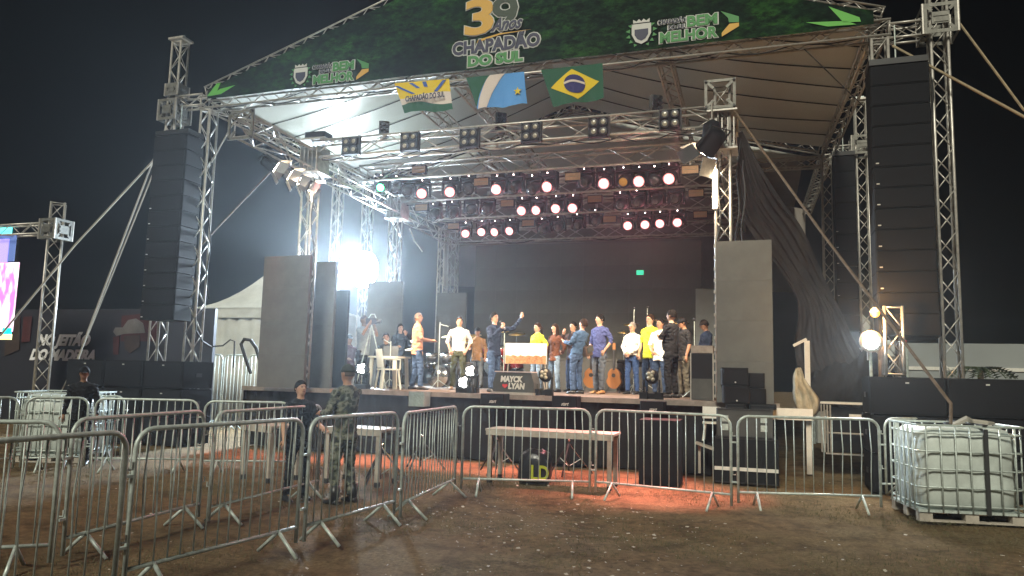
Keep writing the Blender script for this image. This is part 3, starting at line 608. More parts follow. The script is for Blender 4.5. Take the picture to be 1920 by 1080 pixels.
# ------------------------------------------------------------------ floods
def flood(P, rz, label, s, m):
    o = thing('floodlight', label, 'floodlight', P, rz, 'outdoor floodlights'); MB().box((0, .06*s, 0), (.62*s, .10*s, .5*s), bev=.02).build('housing', 'alu', o)
    MB().box((0, -.0, 0), (.54*s, .03, .42*s)).build('lamp_face', m, o); b = MB()
    for sx in (-1, 1): b.box((sx*.34*s, .08*s, -.1*s), (.02, .04, .4*s))
    b.box((0, .08*s, -.3*s), (.7*s, .04, .02)); b.build('bracket', 'alu', o); return o
fu, fw_, fz = aw(683, 506, 6.6)
o = thing('floodlight', 'blinding white round floodlight high on the rear left truss tower', 'floodlight', W(fu, fw_, fz), -.25, 'outdoor floodlights')
_q = Matrix.Rotation(PI/2, 3, 'X'); MB().lathe([(.2, -.22), (.5, -.12), (.58, -.02), (.57, .0), (.5, -.01)], 28, (0, 0, 0), _q).build('housing', 'alu', o, True); MB().lathe([(.555, .0), (.53, .05), (.42, .11), (.22, .15), (.01, .16)], 28, (0, 0, 0), _q).build('lamp_face', 'flood', o, True)  # glare is built into the shape: face widened to a bloom-sized disc
MB().box((0, .3, 0), (.1, .3, .1)).build('bracket', 'alu', o); MB().tube((0, .12, -.4), (0, .4, -.7), .03).build('brace', 'alu', o)
u, w, z = aw(1633, 640, -.75); o = thing('floodlight', 'small dazzling white floodlight beside the sagging black cover at right', 'floodlight', W(u, w, z), .1, 'outdoor floodlights')
MB().lathe([(.07, -.12), (.14, -.06), (.175, .0), (.17, .01)], 20, (0, 0, 0), _q).build('housing', 'alu', o, True); MB().lathe([(.125, .0), (.11, .03), (.06, .05), (.01, .055)], 20, (0, 0, 0), _q).build('lamp_face', 'flood2', o, True); MB().box((0, .12, -.14), (.06, .06, .3)).build('bracket', 'alu', o); fl2 = (u, w, z)
MB_ = thing('lamp_post', 'thin pole under the small right floodlight', 'pole', W(u+.0, w-.0+.09, 0)); MB().tube((0, 0, 0), (0, 0, z), .022).build('pole', 'galv', MB_)
u, w, z = aw(1641, 587, -.75); la = thing('orange_lamp', 'small orange bulb lamp on the short truss stub', 'lamp', W(u, w, z)); MB().ball((0, 0, 0), .068, 12, 8).build('bulb', 'orange', la, True); MB().lathe([(.03, .05), (.09, .02), (.03, .09)], 12).build('shade', 'galv', la); MB().tube((0, 0, .06), (.25, .25, .0), .012).build('arm', 'galv', la); oran = (u, w, z)
# ------------------------------------------------------------------ light emitters of the lamps, plus added red spots
spot('flood_beam', W(fu, fw_-.4, fz), W(-2.5, -8, -3), 14000, (.70, .86, 1.), 132, .6, .5)
spot('roof_spill', W(fu, fw_-.3, fz+.3), W(-5.2, 2.3, 8.5), 650, (.80, 1., .92), 80, .8, .3)
spot('small_flood_beam', W(fl2[0]-.1, fl2[1]-.25, fl2[2]), W(3.5, -8, 0), 260, (.85, .95, 1.), 160, .5, .15)
spot('orange_glow', W(oran[0]-.1, oran[1]-.2, oran[2]), None, 110, (1., .5, .15), rad=.06, kind='POINT')
for p in fr: spot('key_light', W(p[0]+.15, p[1]+.1, p[2]-.1), W(-1.2, 2.6, 2.2), 1150, (1., .80, .58), 55, .6, .1)
spot('key_light', W(fright[0]-.12, fright[1]+.1, fright[2]-.15), W(.3, 2.8, 2.0), 2700, (1., .78, .55), 75, .6, .12)
spot('leg_glow', W(3.72, -.5, 4.9), W(3.9, 0, 4.7), 60, (1., .78, .5), 150, .5, .1)
for (u, w) in ((-1.6, 2), (0, 4), (1.9, 2), (2, 6), (-2.5, 6)): spot('pink_wash', W(u, w, 5.6), W(u*.8, w-2.2, DECK), 420, (1., .60, .55), 80, .7, .1)
for (u, w, e, sz) in ((-5.2, -.9, 2600, 14), (-4.2, -.9, 2600, 14), (-3.2, -.85, 4200, 14), (-2.3, -.8, 5200, 14), (-1.3, -.8, 5200, 14), (-.3, -.8, 5200, 14), (.7, -.8, 4600, 14), (1.7, -.8, 4600, 14), (2.7, -.85, 4000, 13), (3.2, -2.2, 7500, 24), (2.3, -2.4, 3500, 26), (-4.6, -1.6, 1500, 26)): spot('added_red_wash', W(u, -.35-.5*(w < -2), 6.0), W(u, w, 0), e*.95, (1., .31, .27), sz+7, .9, .06)  # added spots with no lamp behind them, redden the ground before the stage
# ------------------------------------------------------------------ speakers
def sub(P, label, rz=0., sx=1.05, sz=.57, sy=.9, group='large black subwoofer cabinets stacked on the ground'):
    key = ('sub', sx, sz)
    if key in protos: return copy(protos[key], P, label, rz)
    o = thing('subwoofer', label, 'subwoofer', P, rz, group); MB().box((0, 0, sz/2), (sx-.01, sy, sz-.008), bev=.015).build('cabinet', 'black', o); MB().box((0, -sy/2-.006, sz/2), (sx-.08, .015, sz-.07)).build('grille', 'grille', o)
    MB().box((0, -sy/2-.016, sz-.09), (.05, .008, .022)).build('badge', 'white', o)
    for s_ in (-1, 1): MB().box((s_*(sx/2), 0, sz/2), (.012, .18, .08)).build('handle', 'blackp', o)
    protos[key] = o; return o
for r in range(3):
    for c_ in range(3):
        sub(W(6.62+c_*1.06, -.45, .02+r*.585+.0), 'black subwoofer in the right stack, %s row, %s column' % (('bottom', 'middle', 'top')[r], ordn[c_]))
for r in range(3):
    for c_ in range(3):
        sub(W(-9.45+c_*1.06, -.45, .02+r*.585), 'black subwoofer in the left stack, %s row, %s column' % (('bottom', 'middle', 'top')[r], ordn[c_]))
def line_array(P, label, n, sx, hz, curve, rz=0.):
    o = thing('line_array', label, 'hanging speakers', P, rz, 'tall hanging speaker columns'); tilt = 0.; y = 0.; z = 0.
    for i in range(n):
        tilt = curve*(i/n)**2; r = Matrix.Rotation(-tilt, 3, 'X'); c = Vector((0, y, z))+r @ Vector((0, 0, -hz/2))
        MB().box((0, 0, 0), (sx, .55, hz-.012), bev=.02).build('cabinet', 'black', o).location = c
        g = o.children[-1]; g.rotation_euler = (-tilt, 0, 0)
        f = MB().box((0, -.28, 0), (sx-.07, .012, hz-.05)).build('grille', 'grille', g)
        if i >= n*.3: MB().box((-sx*.42, -.29, -hz*.3), (.045, .008, .018)).build('badge', 'white', g)
        e = r @ Vector((0, 0, -hz)); y += e.y; z += e.z
    MB().box((0, 0, .08), (sx, .5, .10)).build('flying_frame', 'blackp', o); MB().tube((0, 0, .1), (0, 0, .8), .012).build('hoist_chain', 'galv', o)
    return o
line_array(W(6.74, -.2, 6.86), 'huge hanging speaker column at right between two truss towers', 13, .88, .345, .10)
line_array(W(-7.92, -.32, 6.78), 'hanging speaker column at left between two truss towers', 12, .92, .345, -.0)
line_array(W(6.60, 6.6, 7.3), 'dim far speaker column behind the rear right tower', 12, .5, .40, .0)
def cab(name, P, label, d, rz=0., m='black', grille=True, logo=None, group=None, cat='speaker'):
    o = thing(name, label, cat, P, rz, group); sx, sy, sz = d; MB().box((0, 0, sz/2), d, bev=.02).build('cabinet', m, o)
    if grille: MB().box((0, -sy/2-.006, sz/2), (sx-.05, .012, sz-.05)).build('grille', 'grille', o)
    if logo: text('script_mark', logo, o, sx*.05, -sy/2-.016, sz*.25, .09, 'white', .001, .5, width=.14)
    return o
cab('subwoofer', W(3.0, -1.3, .0), 'single upright black subwoofer standing behind the barrier, pink light on its top', (.62, .7, 1.0), .02)
for i, (x, l) in enumerate([(928, 'left'), (1062, 'middle'), ]):
    u, w, z = aw(x, 758, -.22); cab('front_fill', W(u, -.22, DECK-.2), 'black front-fill speaker on the stage lip, %s one with scribbled mark' % l, (.46, .36, .22), 0, logo='start', group='front fill speakers along the stage lip')
u, w, z = aw(1225, 770, -.22); cab('front_fill', W(u, -.22, DECK-.24), 'black front-fill speaker at the right end of the stage lip', (.42, .36, .22), 0, logo='start', group='front fill speakers along the stage lip')
u, w, z = aw(786, 762, -.22); o = cab('front_fill', W(u, -.22, DECK-.27), 'glassy greenish box on the stage lip below the man in jeans', (.34, .3, .28), 0, m=mat('greenish_film', (.30, .38, .36), .25, bump=.8, bscale=14, coat=.8, var=.3), grille=False, cat='box')
# stage monitor with lettering
u, w, z = aw(967, 735, .25)
mo = thing('stage_monitor', 'grey case with band name and red heart on the stage lip', 'road case', W(u, .25, DECK)); MB().poly([(-.40, 0.05), (.42, .05), (.42, .22), (.36, .42), (-.33, .42), (-.40, .22)], -.2, .22).build('casing', 'case', mo)
MB().box((0, 0, .025), (.86, .5, .045)).build('base_rail', 'alu', mo); MB().box((0, 0, .435), (.72, .44, .02)).build('lid', mat('pink_lid', (.55, .45, .45), .5), mo)
text('lettering', 'MAYCK', mo, -.02, -.215, .245, .15, 'white', .008, .12, width=.44); text('lettering', 'LYAN', mo, .08, -.215, .115, .15, 'white', .008, .12, width=.33)
MB().poly([(-.15+.055*math.sin(t)**3*1.0, .165+.003*(13*math.cos(t)-5*math.cos(2*t)-2*math.cos(3*t)-math.cos(4*t))) for t in [2*PI*i/24 for i in range(24)]], -.218, -.212).build('heart', 'redp', mo)
# poster board
u, w, z = aw(986, 663, 1.0)
po = thing('poster_board', 'big glossy white board with brown landscape along its bottom on an easel', 'poster board', W(u, 1.0, DECK)); MB().box((0, 0, z-DECK), (.88, .025, .42)).build('board', mat('board_white', (.86, .85, .80), .4), po)
pm = mat('brown_landscape', (.30, .11, .04), .5, col2=(.60, .34, .16), vscale=26); MB().poly([(-.43, z-DECK-.205), (.43, z-DECK-.205)]+[(.43-.86*i/16, z-DECK-.05+.015*math.sin(i*2.1)+.01*random.random()) for i in range(17)], -.018, -.014).build('landscape_print', pm, po)
for sx in (-1, 1): MB().tube((sx*.35, .03, z-DECK+.15), (sx*.45, .1, 0), .014).build('leg', 'wood', po)
MB().tube((.22, .05, z-DECK+.1), (.3, .5, 0), .014).build('leg', 'wood', po)
# cases at right
k = 'equipment cases piled beside the right stage corner'
def case(P, d, label, m='case', corners=True, rz=0.):
    o = thing('flight_case', label, 'flight case', P, rz, k); sx, sy, sz = d; MB().box((0, 0, sz/2), d, bev=.02).build('shell', m, o)
    b = MB()
    for z_ in (.012, sz-.012, ): b.box((0, -sy/2-.003, z_), (sx-.04, .008, .02))
    b.build('edge_trim', 'blackp', o)
    if corners:
        for sx_ in (-1, 1):
            for z_ in (.16, sz-.16) if sz > .4 else (sz/2,): MB().box((sx_*(sx/2-.14), -sy/2-.006, z_), (.1, .012, .1)).build('latch', 'galv', o)
    return o
u, w, z = aw(1406, 893, -.45); o = case(W(4.28, -.35, 0), (1.0, .8, .72), 'large black case at the bottom of the right pile with a white board across it', 'black', False); MB().box((0, -.42, .23), (.98, .02, .055)).build('white_board', 'white', o); MB().box((0, -.41, .0+.36), (.03, .015, .7)).build('seam', 'blackp', o)
case(W(4.26, -.35, .725), (.88, .7, .46), 'grey flight case with corner latches lying on the large black case')
case(W(4.12, -.35, 1.19), (.30, .5, .07), 'flat amplifier under the two small speakers', 'black', False)
case(W(4.55, -.35, 1.19), (.42, .5, .07), 'flat black box beside the amplifier on the grey case', 'black', False)
for i in range(2):
    o = cab('small_speaker', W(4.12-.02*i, -.38, 1.265+i*.30), 'small black box speaker on the grey case, %s of two' % ('lower', 'upper')[i], (.42, .36, .29), .12, group='two small box speakers stacked on the grey case'); MB().lathe([(.014, 0), (.014, .006)], 10, (0, -.198, .05), Matrix.Rotation(PI/2, 3, 'X')).build('badge', 'white', o)
    o = cab('small_speaker', W(4.44, -.2, 1.265+i*.26), 'ribbed black box behind the small speakers, %s of two' % ('lower', 'upper')[i], (.30-.04*i, .36, .25), .1, group='ribbed boxes behind the small speakers')
o = thing('white_board', 'white slanted board leaning out right of the cases', 'board', W(5.0, -.2, 1.02), .0); MB().box((0, 0, .09), (.66, .03, .19), Matrix.Rotation(-.2, 3, 'X')).build('board', 'white', o); 
o = thing('white_board', 'small white board left of the grey flight case', 'board', W(3.72, -.25, 1.02), 0.); MB().box((0, 0, .07), (.30, .03, .2), Matrix.Rotation(-.3, 3, 'X')).build('board', 'white', o)
o = thing('plastic_stool', 'white plastic stool tucked beside the grey flight case', 'stool', W(3.72, -.2, .62)); MB().box((0, 0, .3), (.3, .3, .03), bev=.04).build('seat', 'plastic', o)
for sx in (-1, 1):
    for sy in (-1, 1): MB().tube((sx*.1, sy*.1, .3), (sx*.14, sy*.14, .0), .018).build('leg', 'plastic', o)
o = thing('sloping_board', 'brown sloping plank below the stool', 'plank', W(3.72, -.3, .5)); MB().box((0, 0, 0), (.55, .3, .03), Matrix.Rotation(.3, 3, 'Y')).build('board', 'wood', o); MB().box((-.2, 0, -.2), (.04, .04, .45)).build('leg', 'wood', o)
u, w, z = aw(1513, 645, 1.2); o = thing('white_post', 'weathered white post standing right of the cases', 'post', W(u, 1.2, 0)); MB().box((0, 0, 1.2), (.09, .09, 2.4)).build('post', 'white', o); MB().box((-.12, 0, 2.37), (.26, .06, .05), Matrix.Rotation(-.5, 3, 'Y')).build('arm', 'white', o)
# dangling cloth
P = []
for i in range(17):
    t = i/16; hw = float(np.interp(t, [0, .12, .3, .5, .7, .86, .95, 1], [5, 9, 11, 19, 23, 20, 12, 4])); x0 = float(np.interp(t, [0, .3, .6, 1], [1497, 1500, 1511, 1518])); P.append([aw(x0-hw+2*hw*(j/8)+.8*math.sin(t*19+j), 690+90*t+1.5*math.sin(j*1.7), .95+.05*math.sin(j*2.1+t*5)+.03*math.sin(j*4.3)) for j in range(9)])
o = thing('dangling_cloth', 'dirty pale cloth dangling from the white post', 'cloth', W(0, 0, 0)); MB().grid(P).build('cloth', 'bag', o, True)
so_ = o.children[0].modifiers.new('thickness', 'SOLIDIFY'); so_.thickness = .02
# rack/trolley
o = thing('equipment_rack', 'metal equipment rack with horizontal bars under the rear tower', 'rack', W(5.95, 1.5, .2), -.1)
for i in range(4): MB().tube((-.36+.05*i, -.3, .2), (-.36+.05*i, -.3, 1.05), .014).build('upright', 'alu', o)
for z_ in (.18, .55): MB().tube((-.3, -.3, z_), (.36, -.3, z_), .016).build('crossbar', 'alu', o)
MB().box((.05, 0, 1.08), (.85, .6, .03)).build('top', 'white', o); MB().box((.06, .05, .6), (.6, .4, .8)).build('body', 'black', o); MB().box((.2, -.2, .85), (.2, .05, .08)).build('connector_plate', 'white', o)
# power ladder thing on stage right edge
o = thing('rack_case', 'open black road case with keyboard controller on top at the stage right edge', 'road case', W(3.50, .9, DECK)); MB().box((0, 0, .43), (.40, .5, .84)).build('shell', 'black', o); MB().box((0, 0, .93), (.40, .45, .14)).build('console', 'edge', o); MB().box((0, -.26, .2), (.36, .015, .38)).build('front_panel', 'case', o)
for sx in (-1, 1): MB().box((sx*.20, -.25, .43), (.02, .02, .86)).build('edge_strip', 'alu', o)
# ------------------------------------------------------------------ stage props
def micstand(u, w, h, label, boom=None, stand='tripod'):
    o = thing('microphone_stand', label, 'microphone stand', W(u, w, DECK), 0, 'microphone and light stands on the stage'); MB().tube((0, 0, .05), (0, 0, h), .011).build('pole', 'galv', o)
    for k_ in range(3): a = k_*2.1+.4; MB().tube((0, 0, .22), (.32*math.cos(a), .32*math.sin(a), .01), .009).build('leg', 'galv', o)
    if boom: MB().tube((0, 0, h-.05), boom, .008).build('boom', 'galv', o); MB().ball(boom, .028, 8, 6).build('microphone', 'blackp', o)
    else: MB().ball((0, 0, h+.03), .028, 8, 6).build('microphone', 'blackp', o)
for (x, y, w, lab, bm_) in [(634, 592, 1.2, 'pale microphone stand at the far left end of the stage', None), (825, 604, 2.5, 'tall stand with boom left of the white-shirted man', (.25, 0, 1.45)), (946, 625, 3.5, 'dark stand right of the man speaking', None), (1302, 602, 1.8, 'tall pole stand between the two capped men', None), (1214, 578, 5.2, 'tall thin stand rising behind the yellow-shirted man', None), (1189, 580, 5.2, 'tall thin stand rising behind the man in white', None), (733, 640, 1.4, 'leaning pole stand beside the plastic chair', (-.2, 0, 1.1))]:
    u, _, z = aw(x, y, w); micstand(u, w, z-DECK, lab, bm_)
def drum(P, r, h, label_m, o, rot=None):
    d = MB().lathe([(r, -h/2), (r, h/2)], 20, P, rot).build('drum', label_m, o, True); MB().lathe([(r*1.02, h/2-.01), (r*1.02, h/2+.015)], 20, P, rot).build('rim', 'chrome', d, True); MB().lathe([(r*1.02, -h/2-.015), (r*1.02, -h/2+.01)], 20, P, rot).build('rim', 'chrome', d, True)
def kit(u, w, z0, label, m):
    o = thing('drum_kit', label, 'drum kit', W(u, w, z0), 0, 'drum kits at the back of the stage'); rx = Matrix.Rotation(PI/2, 3, 'X')
    drum((0, 0, .30), .28, .4, m, o, rx); drum((-.22, -.05, .74), .15, .2, m, o, Matrix.Rotation(.3, 3, 'X')); drum((.2, -.05, .74), .17, .22, m, o, Matrix.Rotation(.3, 3, 'X')); drum((.6, .1, .45), .21, .38, m, o); drum((-.55, .1, .58), .18, .15, 'chrome', o)
    for (a, b_, z_, r) in ((-.65, -.1, 1.15, .22), (.62, -.1, 1.2, .24), (-.9, .2, .95, .18), (.05, .35, 1.3, .2)):
        MB().lathe([(r, 0), (r*.3, .02), (.03, .04), (.01, .045)], 20, (a, b_, z_), Matrix.Rotation(.25, 3, 'X')).build('cymbal', 'gold', o, True); MB().tube((a, b_, 0), (a, b_, z_+.05), .01).build('cymbal_stand', 'chrome', o)
kit(-2.5, 6.3, DECK+.3, 'drum kit with chrome stands behind the white-shirted man', 'red'); _k = aw(826, 700, 3.7); kit(_k[0], 3.7, DECK, 'percussion set with chrome stands between the orange-shirted and white-shirted men', 'blackp'); kit(1.9, 6.6, DECK+.65, 'drum kit on the riser behind the men at right', 'black')
def guitar(u, w, label, rz=0.):
    o = thing('acoustic_guitar', label, 'acoustic guitar', W(u, w, DECK), rz, 'acoustic guitars on floor stands'); pts = []
    for i in range(32):
        a = 2*PI*i/32; z_ = math.cos(a); r = .19-.045*math.exp(-((z_-.1)/.25)**2)-.035*(z_ > .1)*z_; pts.append((r*math.sin(a)*1.05, .35+.25*z_))
    MB().poly(pts, -.05, .05).build('body', 'wood2', o); MB().lathe([(.05, 0), (.05, .004)], 16, (0, -.052, .42), Matrix.Rotation(PI/2, 3, 'X')).build('sound_hole', 'blackp', o)
    MB().box((0, -.04, .80), (.055, .03, .5)).build('neck', 'blackp', o); MB().box((0, -.03, 1.12), (.075, .02, .17)).build('headstock', 'wood2', o)
    for s_ in (-1, 1): MB().tube((s_*.1, .0, .2), (s_*.18, -.12, 0), .01).build('stand_leg', 'blackp', o)
for i, (x, y) in enumerate([(1108, 700), (1152, 700)]):
    u, w, z = aw(x, y, 4.6); guitar(u, 4.6, ('yellowish acoustic guitar on a stand left of the blue-shirted man\'s legs', 'acoustic guitar with pale headstock right of the blue-shirted man\'s legs')[i], .2-.4*i)
# led par lights on stage floor
def par(x, y, w, label, lit=True, s=1.):
    u, _, z = aw(x, y, w); o = thing('stage_par', label, 'stage lamp', W(u, w, DECK), .1, 'multi-lens lamps standing on the stage front')
    MB().box((0, 0, .05), (.3*s, .24*s, .1), bev=.02).build('base', 'black', o); b = MB()
    for sx in (-1, 1): b.box((sx*.14*s, 0, .22), (.03, .08, .26))
    b.build('yoke', 'black', o); MB().lathe([(.07, -.16), (.12*s, -.1), (.13*s, .04)], 14, (0, 0, z-DECK), Matrix.Rotation(PI/2-.3, 3, 'X')).build('head', 'black', o, True)
    for k_ in range(5):
        a = k_*2*PI/5; MB().ball((.065*s*math.cos(a) if k_ else 0, -.06, z-DECK+(.065*s*math.sin(a) if k_ else 0)+.01), .042*s, 8, 6).build('lens', 'stagewhite' if lit else 'glass', o, True)
for a in [(680, 692, .6, 'lit multi-lens lamp at the left end of the stage', True), (884, 697, .5, 'lit multi-lens lamp beside the band-name case, larger one', True), (871, 718, .3, 'small lit lamp at the feet of the white-shirted man', True), (1022, 703, .6, 'unlit multi-lens lamp in front of the woman in brown', False), (1222, 706, .5, 'unlit multi-lens lamp in front of the yellow-shirted man', False)]: par(*a)
fxm = mat('firework_pot', (.1, .09, .09), .4, .5)
for i, (x, lab) in enumerate([(1005, 'below the poster'), (1030, 'right of the poster'), (1207, 'left of the unlit lamp at right'), (1236, 'right of the unlit lamp at right'), (880, 'beside the band-name case')]):
    u, _, z = aw(x, 728, .2); o = thing('floor_effect_pot', 'small dark effect device on the stage lip %s' % lab, 'effect device', W(u, .2, DECK), 0, 'small effect devices on the stage lip'); MB().box((0, 0, .06), (.14, .14, .12)).build('casing', 'black', o); MB().tube((-.03, 0, .12), (-.03, 0, .22), .012).build('nozzle', 'chrome', o); MB().tube((.03, 0, .12), (.03, 0, .22), .012).build('nozzle', 'chrome', o)
# table and chair on stage left
u, w, z = aw(722, 676, 1.3); o = thing('plastic_table', 'white plastic table at the left end of the stage', 'table', W(u, 1.5, DECK)); MB().box((0, 0, .70), (.75, .7, .035), bev=.05).build('table_top', 'plastic', o)
for sx in (-1, 1):
    for sy in (-1, 1): MB().box((sx*.3, sy*.28, .345), (.07, .05, .69), Matrix.Rotation(sx*-.06, 3, 'Y')).build('leg', 'plastic', o)
o = thing('plastic_chair', 'white plastic chair beside the table at stage left', 'chair', W(u+.25, 1.0, DECK), 2.4); MB().box((0, 0, .43), (.42, .42, .03), bev=.06).build('seat', 'plastic', o)
for sx in (-1, 1):
    for sy in (-1, 1): MB().tube((sx*.17, sy*.16, .43), (sx*.21, sy*.21, 0), .022).build('leg', 'plastic', o)
P = [[((i/6-.5)*.42, .20+.06*j/5-.04*abs(i/6-.5), .46+.40*j/5) for j in range(6)] for i in range(7)]; MB().grid(P).build('backrest', 'plastic', o, True); o.children[-1].modifiers.new('t', 'SOLIDIFY').thickness = .02
for sx in (-1, 1): MB().sweep([(sx*.21, -.18, .43), (sx*.22, -.18, .64), (sx*.22, .2, .66)], .018).build('armrest', 'plastic', o)
u2, w2, z2 = aw(730, 668, 1.5); o = thing('laptop', 'dark laptop open on the plastic table', 'laptop', W(u2, 1.5, DECK+.72), .3); MB().box((0, 0, .01), (.34, .24, .02)).build('base', 'case', o); MB().box((0, .14, .12), (.34, .012, .23), Matrix.Rotation(-.25, 3, 'X')).build('screen', 'case', o)
# ------------------------------------------------------------------ barriers
bar_m = {}
def barrier(a, b, label, H=1.19, nb=15):
    a = Vector((a[0], a[1], 0)); b = Vector((b[0], b[1], 0)); L = (b-a).length; d = (b-a)/L; key = round(L, 1)
    o = thing('crowd_barrier', label, 'crowd barrier', a, 0, 'galvanised crowd barriers across the field', rot=(random.gauss(0, .014), 0, math.atan2(d.y, d.x)))
    r = .14; z0 = .20; b_ = MB(); pts = [(.02, 0, .06), (.02, 0, H-r)]+[(.02+r-r*math.cos(t), 0, H-r+r*math.sin(t)) for t in (.4, .8, 1.2, PI/2)]+[(L-.02-r+r*math.sin(t), 0, H-r+r*math.cos(t)) for t in (0, .4, .8, 1.2)]+[(L-.02, 0, H-r), (L-.02, 0, .06)]
    b_.sweep(pts, .0185, 8); b_.build('frame', 'galv', o, True)
    MB().tube((.02, 0, z0), (L-.02, 0, z0), .016, 6).build('bottom_rail', 'galv', o, True)
    n = max(5, round(L/.122)); h = H-z0; me = cmesh(('bar', round(h, 2)), lambda: MB().tube((0, 0, 0), (0, 0, h), .0068, 5).mesh('bar', 'galv', True))
    mb_ = cmesh(('barb', round(h, 2)), lambda: MB().sweep([(0, 0, 0), (.012, .006, h*.35), (.016, -.01, h*.6), (0, 0, h)], .0068, 5).mesh('bar', 'galv', True))
    for i in range(1, n): obj('bar', mb_ if random.random() < .22 else me, o, loc=(.02+(L-.04)*i/n+random.uniform(-.004, .004), 0, z0), rot=(0, random.gauss(0, .004), 0))
    for x in (.26, L-.26):
        q = MB()
        for s_ in (-1, 1): q.tube((x, 0, z0), (x+.02*s_, s_*.24, 0.0), .017, 6)
        q.build('foot', 'galv', o, True)
    for z_ in (.42, .92): MB().sweep([(-.01, 0, z_), (-.05, 0, z_), (-.05, 0, z_+.05)], .008, 5).build('hook', 'galv', o)
    for z_ in (.36, .86): MB().box((L+.02, 0, z_), (.07, .03, .02)).build('clamp', 'galv', o)
    return o
BR = [((867, 762), (1110, 768), 1.19, 'barrier in front of the white table'), ((1116, 768), (1373, 780), 1.19, 'barrier in front of the lone black subwoofer'), ((1380, 780), (1650, 787), 1.18, 'barrier in front of the case pile'),
      ((1656, 785), (1925, 786), 1.14, 'barrier behind the water tank at right'), ((858, 762), (757, 775), 1.19, 'angled barrier at the bend left of the white table'), ((748, 773), (580, 785), 1.19, 'angled barrier in front of the camouflaged man'),
      ((570, 785), (250, 805), 1.19, 'large near barrier at lower left in front of the dark-clothed man'), ((240, 808), (-200, 840), 1.19, 'nearest barrier cut by the left lower edge'), ((388, 770), (137, 787), 1.18, 'inner barrier behind the large near one at left'),
      ((403, 773), (605, 760), 1.18, 'inner barrier ending at the dark-clothed man'), ((122, 790), (-200, 790), 1.18, 'inner barrier at the left edge'), ((-130, 745), (40, 745), 1.12, 'rear barrier in front of the far left water tank'), ((48, 745), (170, 746), 1.12, 'rear barrier beside the man in the cap at far left'), ((177, 747), (375, 751), 1.12, 'rear barrier in front of the left subwoofer stack'),
      ((383, 752), (547, 755), 1.12, 'rear barrier behind the dark-clothed man'), ((165, 742), (237, 743), 1.10, 'farthest small barrier piece at left')]
for a, b, H, lab in BR:
    A, Bp = az(*a, H), az(*b, H); barrier(A, Bp, lab, H)
# ------------------------------------------------------------------ water tanks
def tank(P, rz, label, s=1.):
    o = thing('water_tank', label, 'water tank', P, 0, 'caged plastic water tanks', rot=(0, 0, rz)); lx, ly, h = 1.2, 1.0, .98; z0 = .15
    b = MB()
    R = []
    for (z_, ins) in ((z0, .06), (z0+.04, .015), (z0+.3, .004), (z0+.5, .02), (z0+.7, .004), (z0+h-.08, .02), (z0+h-.02, .07), (z0+h, .13)):
        pts = []
        for k_ in range(48):
            a = 2*PI*k_/48; c, s_ = math.cos(a), math.sin(a); e = 6; rr = (abs(c)**e+abs(s_)**e)**(-1/e); bul = .010*math.sin(k_*PI/2)
            pts.append(((lx/2-.03-ins-bul)*rr*c, (ly/2-.03-ins-bul)*rr*s_, z_))
        R.append(pts)
    b.rings(R); b.build('bottle', 'tank', o, True)
    X, Y = lx/2, ly/2
    for i in range(5): z_ = z0+.05+i*.215; MB().sweep([(-X+.05, -Y, z_), (X-.05, -Y, z_), (X, -Y+.05, z_), (X, Y-.05, z_), (X-.05, Y, z_), (-X+.05, Y, z_), (-X, Y-.05, z_), (-X, -Y+.05, z_)], .011, 6, closed=True).build('cage_bar', 'galv', o, True)
    mv = MB().tube((0, 0, 0), (0, 0, h+.04), .010, 6).mesh('cage_bar', 'galv', True)
    for i in range(7):
        x = -X+.1+i*(lx-.2)/6
        for y in (-Y-.015, Y+.015): obj('cage_bar', mv, o, loc=(x, y, z0-.02))
    for i in range(6):
        y = -Y+.1+i*(ly-.2)/5
        for x in (-X-.015, X+.015): obj('cage_bar', mv, o, loc=(x, y, z0-.02))
    MB().sweep([(-X, -Y, z0+h+.03), (X, -Y, z0+h+.03), (X, Y, z0+h+.03), (-X, Y, z0+h+.03)], .014, 6, closed=True).build('top_frame', 'galv', o)
    MB().box((0, 0, z0-.02), (lx, ly, .03)).build('pallet_deck', 'galv', o)
    for x in (-X+.08, 0, X-.08):
        for y in (-Y+.08, 0, Y-.08): MB().box((x, y, .06), (.15, .12, .12)).build('pallet_block', 'wood', o)
    for y in (-Y+.06, Y-.06): MB().box((0, y, .012), (lx, .09, .02)).build('pallet_board', 'wood', o)
    MB().lathe([(.09, 0), (.09, .05)], 16, (0, 0, z0+h)).build('filler_cap', 'blackp', o)
    return o
tl = az(1725, 978); trr = az(1925, 988); dd = (trr-tl); ang = math.atan2(dd.y, dd.x)
ctr = tl+Vector((math.cos(ang), math.sin(ang), 0))*.6+Vector((-math.sin(ang), math.cos(ang), 0))*.5
t1 = tank(ctr, ang, 'big white caged water tank at the lower right with grey strap over it'); MB().box((.17, -.53, .62), (.05, .012, 1.02)).build('strap', 'webbing', t1); MB().box((.17, 0, 1.18), (.05, 1.06, .012)).build('strap', 'webbing', t1)
MB().sweep([(-.02, -.1, 1.15), (.1, -.2, 1.24), (.2, -.1, 1.2), (.35, -.15, 1.19), (.5, 0, 1.18)], [.03, .04, .035, .03, .02], 6).build('rope_bundle', 'rope', t1)
c2 = az(60, 868); tank(az(82, 868)+Vector((0, .5, 0)), .05, 'dim caged water tank behind the barriers at the far left')
